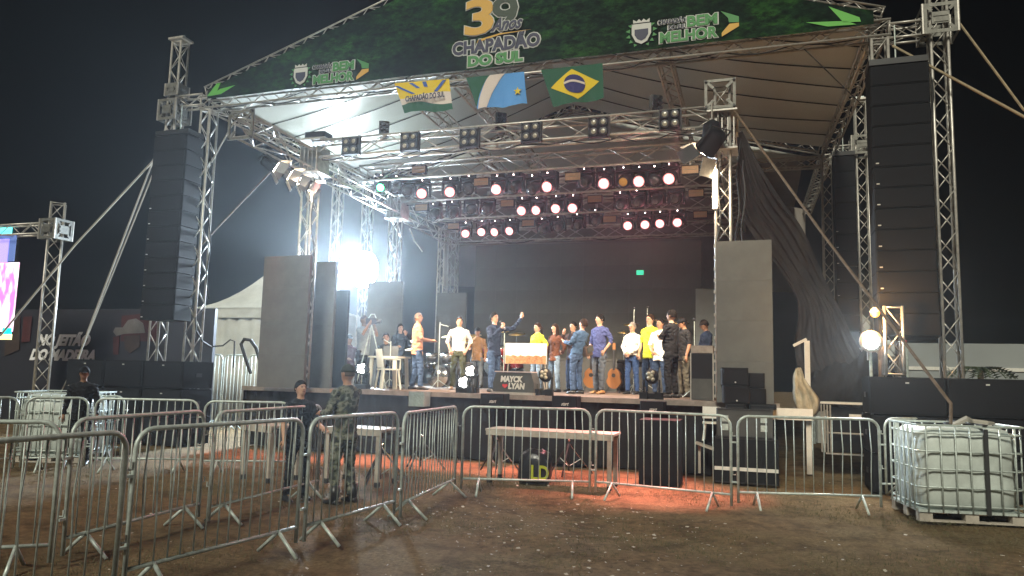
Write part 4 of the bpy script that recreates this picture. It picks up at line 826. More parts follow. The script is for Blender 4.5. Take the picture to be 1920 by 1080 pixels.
# straps and ropes
def line(name, label, pts, r, m, flat=False):
    o = MB().sweep(pts, r, 6).build(name, m); tag(o, label, 'strap' if 'strap' in name else 'rope' if 'rope' in name else 'cable', 'guy lines of the stage' if 'cable' not in name else None); return o
tt = t1.matrix_world if False else None
tp = ctr+Vector((math.cos(ang), math.sin(ang), 0))*-.25+Vector((0, 0, 1.15))
tkn = az(1783, 757, 1.42)
line('guy_strap', 'long brown strap from the right truss leg down to the water tank', [W(4.15, -.3, 6.35), Vector(W(4.15, -.3, 6.35)).lerp(tkn, .5)+Vector((0, 0, -.06)), tkn, tkn+Vector((.0, .02, -.25))], .022, 'rust')
line('guy_strap', 'pale yellow strap running from the upper right tower towards the right edge', [W(6.7, -.2, 7.3), W(10.6, -1.0, 3.9)], .022, 'strap')
line('guy_strap', 'loose yellow strap hanging down right of the tallest tower', [W(7.68, -.1, 7.7), W(8.5, -.3, 6.0), W(9.6, -.4, 4.5)], .02, 'strap')
e = az(150, 698, 1.25)
line('guy_strap', 'long thin strap from the barn-door lights down to the far left tank', [W(fr[0][0]+.05, -1.7, 5.6), Vector(W(fr[0][0], -1.7, 5.6)).lerp(e, .5)+Vector((0, 0, -.05)), e], .018, 'rust')
line('guy_rope', 'light guy rope left of the outer left tower, nearer one', [W(-8.5, -.1, 7.3), W(*aw(165, 620, -.4)), W(*aw(118, 755, -.6))], .02, 'rope')
line('guy_rope', 'greyer guy rope crossing the light one at left', [W(-8.55, .1, 7.3), W(*aw(160, 640, .6)), W(*aw(112, 740, .6))], .016, 'rope')
line('guy_rope', 'diagonal rope from the left speaker column down past the far left tower', [W(*aw(296, 292, -.2)), W(*aw(140, 460, -.6)), W(*aw(0, 630, -1.))], .022, 'rope')
line('guy_rope', 'short wire brace from the left roof beam to the speaker tower', [W(*aw(462, 198, -.2)), W(*aw(432, 240, -.1)), W(*aw(385, 325, -.05))], .016, 'rope')
line('guy_rope', 'thin wire from the right roof beam to the rear tower', [W(*aw(1508, 92, -.2)), W(*aw(1620, 200, .4))], .010, 'webbing')
line('power_cable', 'black cable looping from the left speakers to the fence', [W(*aw(366, 595, -.2)), W(*aw(368, 620, -.2)), W(*aw(380, 640, 0)), W(*aw(396, 650, .5)), W(*aw(418, 648, .7)), W(*aw(432, 637, .8)), W(*aw(440, 640, .8)), W(*aw(438, 690, .8))], .018, 'rubber')
line('power_cable', 'thick black cable coil standing behind the left speakers', [W(*aw(x, y, 0.2)) for x, y in [(470, 700), (458, 665), (452, 645), (458, 636), (470, 638), (480, 652), (486, 670), (496, 700)]], .04, 'rubber')
line('power_cable', 'dangling white cable strip under the left side truss', [W(*aw(x, y, 5.5)) for x, y in [(768, 428), (773, 440), (777, 452), (786, 463), (792, 472)]], .02, 'white')
for i, (a, b, n_, lab) in enumerate([((IL, -.1, 6.15), (IR, -.1, 6.1), 9, 'black cable festooned along the front lighting truss'), ((IL, 2.1, 6.15), (IR, 2.1, 6.1), 8, 'black cable tied under the second lighting truss'), ((IL, 4.1, 6.1), (IR, 4.1, 6.05), 8, 'black cable tied under the third lighting truss'), ((IL, 6.1, 6.05), (IR, 6.1, 6.0), 7, 'black cable tied under the fourth lighting truss'), ((IR-.1, 7.9, 5.8), (IL, 7.9, 5.75), 6, 'black cable tied under the rear lighting truss'), ((-7.3, -.1, 7.55), (6.4, -.1, 7.55), 11, 'black cable drooping along the front roof beam')]):
    line('power_cable', lab, [W(*(Vector(a).lerp(Vector(b), t/(n_*6))-Vector((0, 0, (.05+.09*((t//6*37) % 5)/5)*math.sin(PI*(t % 6)/6))))) for t in range(n_*6+1)], .013, 'rubber')
for i, (x, y0, y1, w_) in enumerate([(1350, 290, 452, -.2), (1386, 260, 452, .3), (1396, 300, 455, .35), (588, 350, 480, -.2), (396, 250, 560, -.2), (1748, 150, 560, -.3)]): line('power_cable', 'vertical black cable taped down %s' % ('the front of the bright right truss leg', 'the side of the right leg, left strand', 'the side of the right leg, right strand', 'the inner left front leg', 'the tower beside the left speakers', 'the tallest right tower')[i], [W(*aw(x+(y0-y)*.02+3*math.sin(y*.05+i), y, w_)) for y in np.linspace(y0, y1, 14)], .014, 'rubber')
# ------------------------------------------------------------------ netting at right
def cl_(t, pts):
    n = len(pts)-1; f = min(t*n, n-1e-6); i = int(f); g = f-i; p0 = pts[max(i-1, 0)]; p1 = pts[i]; p2 = pts[i+1]; p3 = pts[min(i+2, n)]
    return [.5*((2*p1[k])+(-p0[k]+p2[k])*g+(2*p0[k]-5*p1[k]+4*p2[k]-p3[k])*g*g+(-p0[k]+3*p1[k]-3*p2[k]+p3[k])*g*g*g) for k in range(len(p1))]
Lp = [(1382, 250, .4), (1384, 330, .4), (1390, 400, .6), (1418, 450, .8), (1462, 505, 1.2), (1496, 570, 1.6), (1490, 650, 1.8), (1500, 710, 1.8)]
Rp = [(1392, 245, .8), (1425, 310, 1.2), (1462, 370, 1.6), (1505, 430, 2.2), (1550, 530, 3.0), (1580, 590, 3.2), (1610, 650, 3.2), (1640, 700, 3.0)]
P = []
for i in range(45):
    t = i/44; a = cl_(t, Lp); c = cl_(t, Rp); row = []
    for j in range(49):
        s_ = j/48; w = a[2]+(c[2]-a[2])*s_+(.05*math.sin(s_*17+t*5)+.045*math.sin(s_*41+t*13+math.sin(t*9)*2)+.03*math.sin(s_*73-t*17))*min(1, t*3); x = a[0]+(c[0]-a[0])*s_; y = a[1]+(c[1]-a[1])*s_; row.append(aw(x, y, w))
    P.append(row)
nm = mat('mesh_netting', (.060, .057, .060), .95, spec=.05, bump=.5, bscale=7, var=.5, vscale=1.5); nm.node_tree.nodes['Principled BSDF'].inputs['Alpha'].default_value = .93
o = thing('side_netting', 'dark mesh netting sagging down from the right leg of the stage', 'netting', W(0, 0, 0)); MB().grid(P).build('net', nm, o, True)
P = []
for i in range(50):
    t = i/49; P.append([aw(1500+200*t, 752-(88*math.sin(PI*(.12+t*.62))**1.2+9*math.sin(t*11)+5*math.sin(t*23))*(1-j/6)+2*math.sin(t*71)+j*3, 1.9+.15*math.sin(j+t*4)+.07*math.sin(t*47+j*1.9)+.05*math.sin(t*93-j*2.7)) for j in range(7)])
o = thing('black_cover', 'bulging black sheet heaped beside the right floodlight', 'cover', W(0, 0, 0)); MB().grid(P).build('sheet', 'cloth', o, True)
# ------------------------------------------------------------------ tents, walls, far things
def tent(u, w, s, he, hp, label, rz=0.):
    o = thing('canvas_tent', label, 'tent', W(u, w, 0), rz, 'white pagoda tents behind the stage'); P = []
    for k_ in range(4):
        r = Matrix.Rotation(k_*PI/2, 3, 'Z'); g = []
        for i in range(9):
            t = i/8; half = s/2*(1-t)+.03; z = he+(hp-he)*(t**1.9*.75+t*.25); g.append([r @ Vector((half*(2*j/8-1), -half, z-.03*math.sin(PI*j/8)*(1-t))) for j in range(9)])
        MB().grid(g).build('roof_panel', 'tent', o, True)
        MB().grid([[r @ Vector((s/2*(2*j/10-1), -s/2-.01+.01*math.sin(j), z)) for j in range(11)] for z in (he, he-.32)]).build('valance', 'tent', o)
        MB().grid([[r @ Vector((s/2*(2*j/30-1), -s/2+.06+.045*math.sin(j*1.7)*(1-abs(z-he)/he*.3), z)) for j in range(31)] for z in (he-.1, he*.6, he*.3, 0.02)]).build('side_wall', 'tent', o, True)
    for sx in (-1, 1):
        for sy in (-1, 1): MB().tube((sx*s/2, sy*s/2, 0), (sx*s/2, sy*s/2, he), .035).build('pole', 'galv', o)
    return o
tent(-10.4, 7.4, 3.7, 3.5, 5.3, 'white pagoda tent with concave roof behind the left speakers'); tent(7.05, 9.6, 2.3, 2.7, 3.9, 'greenish white tent seen through the gap under the right netting')
for i in range(4):
    a = W(*aw(372+i*45, 720, 3.4)); a.z = 0; b = W(*aw(372+(i+1)*45-2, 720, 3.4)); b.z = 0
    barrier(a, b, 'panel of the tall metal fence in front of the left tent, %s from the left' % ordn[i], 2.0)
# left sign wall
o = thing('advert_wall', 'dark advertising wall with white slanted lettering behind the far left tower', 'advertising wall', W(0, 0, 0)); w = 3.
a = aw(0, 590, w); c = aw(395, 700, w); MB().box(((a[0]+c[0])/2-1.2, w+.06, 1.6), (c[0]-a[0]+2.4, .1, 3.25)).build('wall', mat('dark_vinyl', (.012, .012, .018), .6), o)
gtx = mat('grey_white_print', (.78, .78, .80), .6)
for txt, x, y, wd_ in (('NO JEITÃO', 118, 647, 100), ('DO MADEIRA', 115, 675, 122)):
    q = aw(x, y, w-.02); q2 = aw(x+wd_/2, y, w-.02); q1 = aw(x-wd_/2, y, w-.02); text('lettering', txt, o, q[0], w-.02, q[2], .42, gtx, .022, .35, width=q2[0]-q1[0])
hatp = mat('print_hat', (.17, .16, .15), .7, var=.3); redpr = mat('print_red', (.07, .010, .010), .7, var=.4); orp = mat('print_brown', (.05, .028, .018), .7, var=.5)
def print_poly(nm, m_, pts, off=.02): q = [aw(x, y, w-off) for x, y in pts]; MB().poly([(p[0], p[2]) for p in q], w-off, w-off+.008).build(nm, m_, o)
print_poly('printed_shape', redpr, [(228, 592), (268, 588), (296, 600), (296, 640), (226, 640)], .015); print_poly('printed_shape', hatp, [(212, 622), (216, 614), (230, 614), (240, 600), (255, 597), (268, 606), (272, 624), (232, 626), (218, 630)], .03); print_poly('printed_shape', redpr, [(212, 632), (224, 630), (222, 665), (212, 665)], .03); print_poly('printed_shape', orp, [(232, 630), (262, 628), (262, 650), (244, 662), (234, 655)], .03)
print_poly('printed_shape', orp, [(12, 595), (38, 592), (36, 655), (8, 668)], .03); print_poly('printed_shape', redpr, [(44, 594), (60, 593), (56, 640), (40, 642)], .03)
# far left tower and screen
LT = aw(108, 400, 0.)
truss('truss_tower', 'far left truss tower beside the bright video screen', 'truss tower', W(LT[0]-.0, 0, 0), W(LT[0], 0, 5.55), .34, G1, True, ref=(math.cos(.5), math.sin(.5), 0))
sleeve(W(LT[0], 0, 4.88), .50, 'sleeve block near the top of the far left tower')
beam((-15.2, 0, 4.92), (LT[0]-.3, 0, 4.92), 'horizontal truss above the bright far left video screen', group=G2)
o = thing('video_screen', 'glowing far left video screen with pink and white picture', 'video screen', W(-14.2, .15, 0), 0)
sm = bpy.data.materials.new('video_picture'); sm.use_nodes = True; nt = sm.node_tree; bs = nt.nodes['Principled BSDF']; bs.inputs['Base Color'].default_value = (.02, .02, .02, 1)
tc = nt.nodes.new('ShaderNodeTexCoord'); nz = nt.nodes.new('ShaderNodeTexNoise'); nz.inputs['Scale'].default_value = 2.2; nz.inputs['Detail'].default_value = 2; mp = nt.nodes.new('ShaderNodeMapping'); mp.inputs['Scale'].default_value = (2.5, 1, .9); nt.links.new(tc.outputs['Object'], mp.inputs[0]); nt.links.new(mp.outputs[0], nz.inputs['Vector'])
rp = nt.nodes.new('ShaderNodeValToRGB'); rp.color_ramp.elements[0].position = .4; rp.color_ramp.elements[0].color = (1, .16, .5, 1); rp.color_ramp.elements[1].position = .58; rp.color_ramp.elements[1].color = (1, .8, .95, 1); nt.links.new(nz.outputs['Fac'], rp.inputs[0]); nt.links.new(rp.outputs[0], bs.inputs['Emission Color']); bs.inputs['Emission Strength'].default_value = 2.2
def scr(nm, m_, x0, y0, x1, y1, off): a = aw(x0, y0, .1-off); c = aw(x1, y1, .1-off); MB().box(((a[0]+c[0])/2+14.2, -.06-off, (a[2]+c[2])/2), (abs(c[0]-a[0]), .02, abs(a[2]-c[2]))).build(nm, m_, o)
a = aw(29, 425, .1); c = aw(24, 638, .1); MB().box((a[0]-1.0+14.2-.0, .02, (a[2]+c[2])/2), (2.0, .12, a[2]-c[2])).build('cabinet', 'black', o)
scr('picture', sm, -60, 495, 24, 622, .03); scr('picture', em('video_blue', (.10, .16, .40), .9), -60, 443, 27, 490, .03); scr('picture', em('video_cyan', (.15, .9, .9), 2.0), -40, 430, 22, 441, .04); scr('picture', em('video_violet', (.35, .28, .9), 1.4), -30, 450, 14, 492, .045); scr('picture', em('video_green', (.0, .75, .6), 1.6), 6, 615, 21, 632, .045); scr('picture', em('video_yellow', (.9, .8, .35), 1.6), -60, 626, 22, 637, .05)
spot('screen_glow', W(-13.6, -.3, 3.3), W(-10, -6, 0), 12, (1., .5, .75), 150, .5, .6)
# right wall and palm
o = thing('boundary_wall', 'long pale wall far behind the right subwoofers', 'wall', W(0, 0, 0)); w = 16.
a = aw(1560, 645, w); c = aw(2300, 645, w); MB().box(((a[0]+c[0])/2, w, 1.55), (c[0]-a[0], .2, 3.1)).build('wall', 'wall', o); MB().box(((a[0]+c[0])/2, w-.12, 2.22), (c[0]-a[0], .05, .12)).build('ledge', 'white', o)
q = aw(1675, 670, 12.); o2 = thing('red_sign', 'small red sign panel behind the short truss stub', 'sign', W(q[0], 12, 0)); MB().box((0, 0, 2.55), (.75, .06, 1.0)).build('panel', 'redp', o2); MB().tube((0, .05, 0), (0, .05, 2.2), .03).build('post', 'galv', o2)
q = aw(1838, 690, 13.); o2 = thing('palm', 'small dark palm showing above the right subwoofers', 'palm', W(q[0], 13, 0)); MB().tube((0, 0, 0), (0, 0, 2.15), .12, 8, .08).build('trunk', 'rust', o2)
for k_ in range(16):
    a = k_*2*PI/16+random.uniform(-.1, .1); b = MB(); pts = [Vector((math.cos(a)*t*.8, math.sin(a)*t*.8, 2.15+.45*t-.55*t*t)) for t in (0, .3, .6, .9, 1.2)]; 
    for i in range(4):
        for s_ in (-1, 1):
            sd = Vector((-math.sin(a), math.cos(a), -.4)).normalized()*s_*.16
            for g_ in range(3): p = pts[i].lerp(pts[i+1], g_/3); b.add([p, pts[i].lerp(pts[i+1], (g_+.7)/3), p+sd+(pts[4]-pts[0])*.12], [(0, 1, 2)])
    b.sweep(pts, .012, 4).build('frond', 'leaf', o2)
# ------------------------------------------------------------------ ground furniture
def bench(x, y, w_, label, L=2.0, rz=0.):
    P_ = az(x, y); o = thing('folding_table', label, 'table', P_, rz, 'plain wooden tables in front of the stage'); MB().box((0, 0, .80), (L, .6, .03)).build('table_top', 'wood', o); MB().box((0, -.29, .755), (L-.02, .02, .07)).build('apron', 'wood', o); MB().box((0, .29, .755), (L-.02, .02, .07)).build('apron', 'wood', o)
    for sx in (-1, 1):
        for sy in (-1, 1): MB().box((sx*(L/2-.07), sy*.25, .36), (.06, .06, .72)).build('leg', 'wood', o); MB().box((sx*(L/2-.07), sy*.25, .03), (.064, .064, .07)).build('foot', 'rubber', o)
    return o
bench(1035, 908, 0, 'long pale wooden table behind the centre barrier', 2.0, .0)
bench(676, 905, 0, 'pale wooden table behind the camouflaged man', 1.0, -.05); bench(505, 898, 0, 'pale wooden table behind the dark-clothed man', .75, -.3)
P_ = az(1003, 905); o = thing('bin_bag', 'black boxy bag with yellow letters under the table', 'bag', P_); R = []
for z_, k_ in ((0, .9), (.1, 1.), (.35, .98), (.44, .85), (.5, .4)): R.append([(.25*k_*rr*math.cos(a), .2*k_*rr*math.sin(a)+.0, z_+.02*math.sin(a*3)) for a in [2*PI*i/20 for i in range(20)] for rr in [(abs(math.cos(a))**4+abs(math.sin(a))**4)**-.25]])
MB().rings(R).build('body', mat('black_plastic_sheet', (.02, .02, .024), .3, bump=.5, bscale=9), o, True); text('lettering', 'LD', o, .14, -.225, .08, .30, mat('yellow_print', (.45, .5, .03), .6), .008, width=.28)
def tripod(x, y, label):
    o = thing('tripod_stand', label, 'tripod stand', az(x, y), 0, 'black tripod stands on the ground'); MB().tube((0, 0, .05), (0, 0, .56), .018).build('centre_pole', 'blackp', o)
    for k_ in range(3): a = k_*2*PI/3+.5; MB().tube((0, 0, .52), (.42*math.cos(a), .42*math.sin(a), .0), .015).build('leg', 'chrome' if k_ == 0 else 'blackp', o); MB().tube((0, 0, .12), (.22*math.cos(a), .22*math.sin(a), .25), .008).build('brace', 'galv', o)
    MB().ball((0, 0, .56), .025, 8, 6).build('collar', 'chrome', o)
for x, y, l in ((788, 880, 'tripod stand behind the angled barrier'), (930, 886, 'tripod stand left of the black bag'), (1066, 888, 'tripod stand right of the black bag'), (712, 905, 'tripod stand next to the camouflaged man')): tripod(x, y, l)
# ------------------------------------------------------------------ people
SK = {'light': mat('skin_light', (.52, .30, .20), .55), 'mid': mat('skin_mid', (.38, .20, .12), .55), 'brown': mat('skin_brown', (.25, .125, .07), .55)}
HM = {'black': mat('hair_black', (.008, .007, .006), .85, bump=.6, bscale=60, spec=.1), 'brown': mat('hair_brown', (.028, .015, .008), .85, bump=.6, bscale=60, spec=.1), 'grey': mat('hair_grey', (.22, .2, .18), .6, bump=.6, bscale=60)}
CM = {}
def cl(name, c, var=.25):
    if name not in CM: CM[name] = mat('fabric_'+name, c, .9, bump=.55, bscale=11, var=var, vscale=6, spec=.2)
    return CM[name]
camo = bpy.data.materials.new('camouflage'); camo.use_nodes = True; nt = camo.node_tree; bs = nt.nodes['Principled BSDF']; bs.inputs['Roughness'].default_value = .9
tc = nt.nodes.new('ShaderNodeTexCoord'); nz = nt.nodes.new('ShaderNodeTexNoise'); nz.inputs['Scale'].default_value = 9; nz.inputs['Detail'].default_value = 2; nt.links.new(tc.outputs['Object'], nz.inputs['Vector'])
rp = nt.nodes.new('ShaderNodeValToRGB'); rp.color_ramp.interpolation = 'CONSTANT'; e_ = rp.color_ramp.elements; e_[0].position = 0; e_[0].color = (.03, .035, .03, 1); e_[1].position = .45; e_[1].color = (.10, .115, .08, 1)
q_ = e_.new(.52); q_.color = (.17, .17, .13, 1); q_ = e_.new(.6); q_.color = (.05, .06, .04, 1); nt.links.new(nz.outputs['Fac'], rp.inputs[0]); nt.links.new(rp.outputs[0], bs.inputs['Base Color'])
EYE_M = mat('eye_dark', (.015, .012, .01), .2); LIP = mat('lips', (.28, .09, .07), .5); SHOE = {'black': mat('shoe_black', (.015, .015, .015), .4), 'tan': mat('shoe_tan', (.40, .20, .08), .6), 'white': mat('shoe_white', (.6, .58, .55), .5)}
ARMS = {  # elbow, wrist, finger direction for the +x side, 1.75 m tall
 'down': ((.245, .02, 1.15), (.265, -.06, .90), (0, -.1, -1)), 'pocket': ((.29, .07, 1.17), (.20, -.07, .95), (-.5, -.2, -.8)), 'hips': ((.37, .08, 1.18), (.19, -.05, 1.02), (-.8, -.4, -.3)),
 'clasp': ((.25, -.04, 1.15), (.06, -.22, .98), (-.9, -.2, -.4)), 'cross': ((.26, -.10, 1.17), (-.06, -.24, 1.22), (-1, .1, .2)), 'mic': ((.25, -.13, 1.17), (.07, -.27, 1.40), (-.5, -.3, .8)),
 'raise': ((.40, -.20, 1.42), (.50, -.34, 1.66), (.2, -.2, 1)), 'hold': ((.25, -.04, 1.15), (.13, -.30, 1.12), (-.2, -1, 0)), 'phone': ((.25, -.14, 1.18), (.09, -.26, 1.44), (-.4, -.2, 1)), 'back': ((.24, .13, 1.17), (.08, .20, 1.0), (-1, 0, 0)),
 'chin': ((.20, -.16, 1.2), (.03, -.22, 1.44), (-.3, .1, 1)), 'camera': ((.24, -.22, 1.28), (.10, -.26, 1.53), (-.5, -.3, .7)), 'point': ((.26, -.25, 1.3), (.25, -.48, 1.36), (0, -1, .3)), 'rail': ((.26, -.12, 1.1), (.22, -.34, 1.05), (-.1, -1, -.1))}
def person(label, P, yaw, h, armR, armL, shirt, pants, shoes='black', skin='mid', hair='black', style='short', sleeve='long', fem=False, belly=0., bend=0., head_yaw=0., head_pitch=0., voxel=.014, legs=(0., 0.), glasses=False, sit=False, cap=None, mid_=None, group=None, boots=False, tuck=False):
    s = h/1.75; o = thing('person', label, 'person', P, yaw, group)
    parts = []   # (builder, region) regions: 0 skin 1 shirt 2 pants
    def add(fn, reg): b = MB(); fn(b); parts.append((b, reg))
    w = .90 if fem else 1.
    Bm = Matrix.Rotation(bend, 3, 'X'); pv = Vector((0, 0, .95))
    def bt(p): p = Vector(p); return pv+Bm @ (p-pv)
    def ell(cx, cy, cz, rx, ry, n=16, bd=True):
        r = [Vector((cx+rx*math.cos(2*PI*k/n), cy+ry*math.sin(2*PI*k/n), cz)) for k in range(n)]; return [bt(p) for p in r] if bd else r
    bl_ = belly
    tor = [(.90, .165*w, .115, 0), (.97, .168*w, .122+bl_*.6, -bl_*.4), (1.08, .155*w*(.93 if fem else 1), .118+bl_, -bl_*.6), (1.2, .165*w, .122+bl_*.5, -bl_*.3), (1.31, .182*w, .125+(.02 if fem else 0), -.01 if fem else 0), (1.40, .185*w, .108, .005), (1.455, .135*w, .08, .01), (1.49, .07, .06, .015)]
    if not tuck: tor = [(.80, .178*w, .135+bl_*.3, -bl_*.3), (.83, .178*w, .134+bl_*.4, -bl_*.3)]+tor
    add(lambda b: b.rings([ell(0, yo, z, rx, ry) for z, rx, ry, yo in tor]), 1)
    add(lambda b: b.rings([ell(0, 0, z, rx, ry, bd=(z > .93)) for z, rx, ry in ((.80, .13*w, .10), (.88, .165*w+(.01 if fem else 0), .115), (.98, .155*w, .108))]), 2)
    hips = []
    for sx in (-1, 1):
        st_ = legs[0] if sx < 0 else legs[1]
        if sit: hip, kn, an = Vector((sx*.09, 0, .88)), Vector((sx*.14, -.42, .90)), Vector((sx*.14, -.40, .50))
        else: hip, kn, an = Vector((sx*.088, 0, .88)), Vector((sx*.105+.02*sx, -.02-st_*.5, .48)), Vector((sx*.115+.02*sx, .02-st_, .085))
        add(lambda b: b.sweep([hip, hip.lerp(kn, .3), kn, kn.lerp(an, .35), an], [.095*w, .089*w, .064, .064, .058], 12), 2)
        hips.append((hip, kn, an))
        sh = MB(); fx = Vector((an.x+sx*.015, an.y, an.z-.085)); R = []
        for (y, rx, z0, zt) in ((.08, .03, .0, .06), (.05, .042, 0, .085), (-.02, .045, 0, .09), (-.10, .05, 0, .06), (-.16, .042, 0, .045), (-.19, .02, .005, .03)):
            R.append([Vector((fx.x+rx*math.cos(a), fx.y+y, fx.z+z0+(zt-z0)*(.5+.5*math.sin(a)))) for a in [2*PI*k/10 for k in range(10)]])
        sh.rings(R)
        if boots: sh.sweep([fx+Vector((0, .02, .05)), fx+Vector((0, .02, .24))], [.05, .062], 12)
        sh.build('shoe', SHOE[shoes], o, True)
    hands = []
    for sx, nm in ((-1, armR), (1, armL)):
        E, Wr, fd = ARMS[nm]; f = lambda v: bt((v[0]*sx, v[1], v[2])); shd = bt((sx*.178*w, .005, 1.405)); E, Wr = f(E), f(Wr); fd = (Bm @ Vector((fd[0]*sx, fd[1], fd[2]))).normalized()
        add(lambda b: b.sweep([shd-Vector((sx*.03, 0, 0)), shd, shd.lerp(E, .5), E], [.055, .062, .055, .050], 10), 1)
        mid = E.lerp(Wr, .5)
        if sleeve == 'long': add(lambda b: b.sweep([E, mid, Wr], [.049, .043, .036], 10), 1)
        elif sleeve == 'rolled': add(lambda b: b.sweep([E, E.lerp(Wr, .25)], [.050, .046], 10), 1); add(lambda b: b.sweep([E, mid, Wr], [.038, .036, .028], 10), 0)
        else: add(lambda b: b.sweep([shd.lerp(E, .55), E, mid, Wr], [.045, .042, .038, .028], 10), 0)
        palm = Wr+fd*.045; add(lambda b: b.sweep([Wr, palm, Wr+fd*.09], [.026, .036, .034], 10), 0); hands.append((Wr, fd, sx))
    hc_ = bt((0, 0, 1.5)); HR = Bm @ Matrix.Rotation(head_yaw, 3, 'Z') @ Matrix.Rotation(head_pitch, 3, 'X')
    def ht(p): return hc_+HR @ (Vector(p)-Vector((0, 0, 1.5)))
    add(lambda b: b.sweep([bt((0, .012, 1.42)), hc_, ht((0, -.005, 1.58))], [.062, .054, .052], 12), 0)
    def headf(b):
        n = len(b.v)
        b.ball((0, .0, 1.645), (.076, .096, .108), 16, 12); b.ball((0, -.03, 1.585), (.056, .062, .062), 12, 8); b.sweep([(0, -.085, 1.665), (0, -.108, 1.625), (0, -.085, 1.612)], [.010, .017, .012], 8)
        for sx in (-1, 1): b.ball((sx*.078, .008, 1.635), (.012, .02, .03), 8, 6)
        b.v[n:] = [tuple(ht(p)) for p in b.v[n:]]
    add(headf, 0)
    src = MB(); reg = []
    for b, r_ in parts: k0 = len(src.f); src.add(b.v, b.f); reg += [r_]*(len(src.f)-k0)
    me0 = src.mesh('src'); t_ = obj('src', me0); md = t_.modifiers.new('r', 'REMESH'); md.mode = 'VOXEL'; md.voxel_size = voxel; md.use_smooth_shade = True
    ms = t_.modifiers.new('s', 'SMOOTH'); ms.factor = .5; ms.iterations = 2
    dg = bpy.context.evaluated_depsgraph_get(); me = bpy.data.meshes.new_from_object(t_.evaluated_get(dg)); bpy.data.objects.remove(t_)
    bv = BVHTree.FromPolygons([Vector(v) for v in src.v], src.f)
    mi = []
    for p in me.polygons:
        c = p.center; _, _, ix, _ = bv.find_nearest(c); r_ = reg[ix] if ix is not None else 0
        if r_ == 2 and (bt((0, 0, .95))-Vector((0, 0, .95))).length < .001 and c.z > .955: r_ = 1
        if r_ == 1 and tuck and bend == 0 and c.z < .935 and abs(c.x) < .19: r_ = 2
        mi.append(r_)
    # fingers joined to the body mesh
    cloth_v = set()
    for p, r_ in zip(me.polygons, mi):
        if r_: cloth_v.update(p.vertices)
    nrm = [v.normal.copy() for v in me.vertices]; bm_v = [v.co.copy() for v in me.vertices]; fb = MB(); sd_ = Vector((random.uniform(0, 50), 0, 0))
    for i_ in cloth_v:
        c_ = bm_v[i_]; q1 = Vector((c_.x*9, c_.y*9, c_.z*17+c_.x*8))+sd_; q2 = Vector((c_.x*22, c_.y*22, c_.z*30-c_.x*18))+sd_
        f_ = 1-abs(mnoise.noise(q1))*2; bm_v[i_] = c_+nrm[i_]*(.017*(f_-.5)+.008*mnoise.noise(q2))
    for Wr, fd, sx in hands:
        side = fd.cross(Vector((0, 1, 0))); side = side.normalized() if side.length > .2 else Vector((1, 0, 0)); up = side.cross(fd).normalized()
        for k_, (off, ln) in enumerate(((-.028, .062), (-.010, .075), (.009, .070), (.026, .054))):
            a = Wr+fd*.075+side*off; m1 = a+fd*ln*.5+up*.008+side*off*.15; fb.sweep([a, m1, a+fd*ln*.92+up*.024+side*off*.2], [.0105, .0095, .007], 6)
        a = Wr+fd*.025+side*-.03*1; fb.sweep([a, a+fd*.035-side*.028, a+fd*.065-side*.032+up*.01], [.012, .011, .008], 6)
    vs = [tuple(v) for v in bm_v]+fb.v; n0 = len(bm_v); fs = [tuple(p.vertices) for p in me.polygons]+[tuple(i+n0 for i in f) for f in fb.f]
    bd = bpy.data.meshes.new('body'); bd.from_pydata(vs, [], fs); bd.update(); bd.materials.append(SK[skin]); bd.materials.append(shirt); bd.materials.append(pants)
    bd.polygons.foreach_set('material_index', mi+[0]*len(fb.f)); bd.polygons.foreach_set('use_smooth', [True]*len(fs)); bpy.data.meshes.remove(me)
    obj('body', bd, o)
    # hair
    if style != 'bald' or cap is None:
        b = MB(); R = []; n = 18
        for i in range(10):
            t = i/9
            ring = []
            for k_ in range(n):
                a = 2*PI*k_/n; front = max(0, -math.sin(a)); th = t*(1.62+(.35 if style != 'shaved' else .15)*(1-front)-.62*front); th = t*(1.95-.95*front**.7)
                sc_ = {'short': 1.12, 'shaved': 1.03, 'long': 1.14, 'pony': 1.12}.get(style, 1.1)+random.uniform(-.008, .012)
                ring.append(ht((.0775*sc_*math.sin(th)*math.cos(a), .004+.098*sc_*math.sin(th)*math.sin(a), 1.648+.110*sc_*math.cos(th))))
            R.append(ring)
        b.rings(R[::-1], cap=True); hm_ = HM[hair] if style != 'shaved' else mat('stubble_'+hair, (.09, .06, .045), .7); b.build('hair', hm_, o, True)
    if style == 'long': 
        b = MB(); P_ = []
        for i in range(9):
            t = i/8; P_.append([ht((.088*math.sin(a)*(1+.45*min(1, t*1.8)), .012+(.092+.03*t)*math.cos(a)*(1 if math.cos(a) > 0 else 1+1.1*t), 1.66-.46*t)) for a in [(-2.15+4.3*j/14) for j in range(15)]])
        b.grid(P_).build('hair', HM[hair], o, True); o.children[-1].modifiers.new('t', 'SOLIDIFY').thickness = .03
    if style == 'pony': MB().sweep([ht((0, .09, 1.68)), ht((0, .15, 1.62)), ht((.02, .14, 1.48))], [.03, .035, .015], 8).build('hair', HM[hair], o, True)
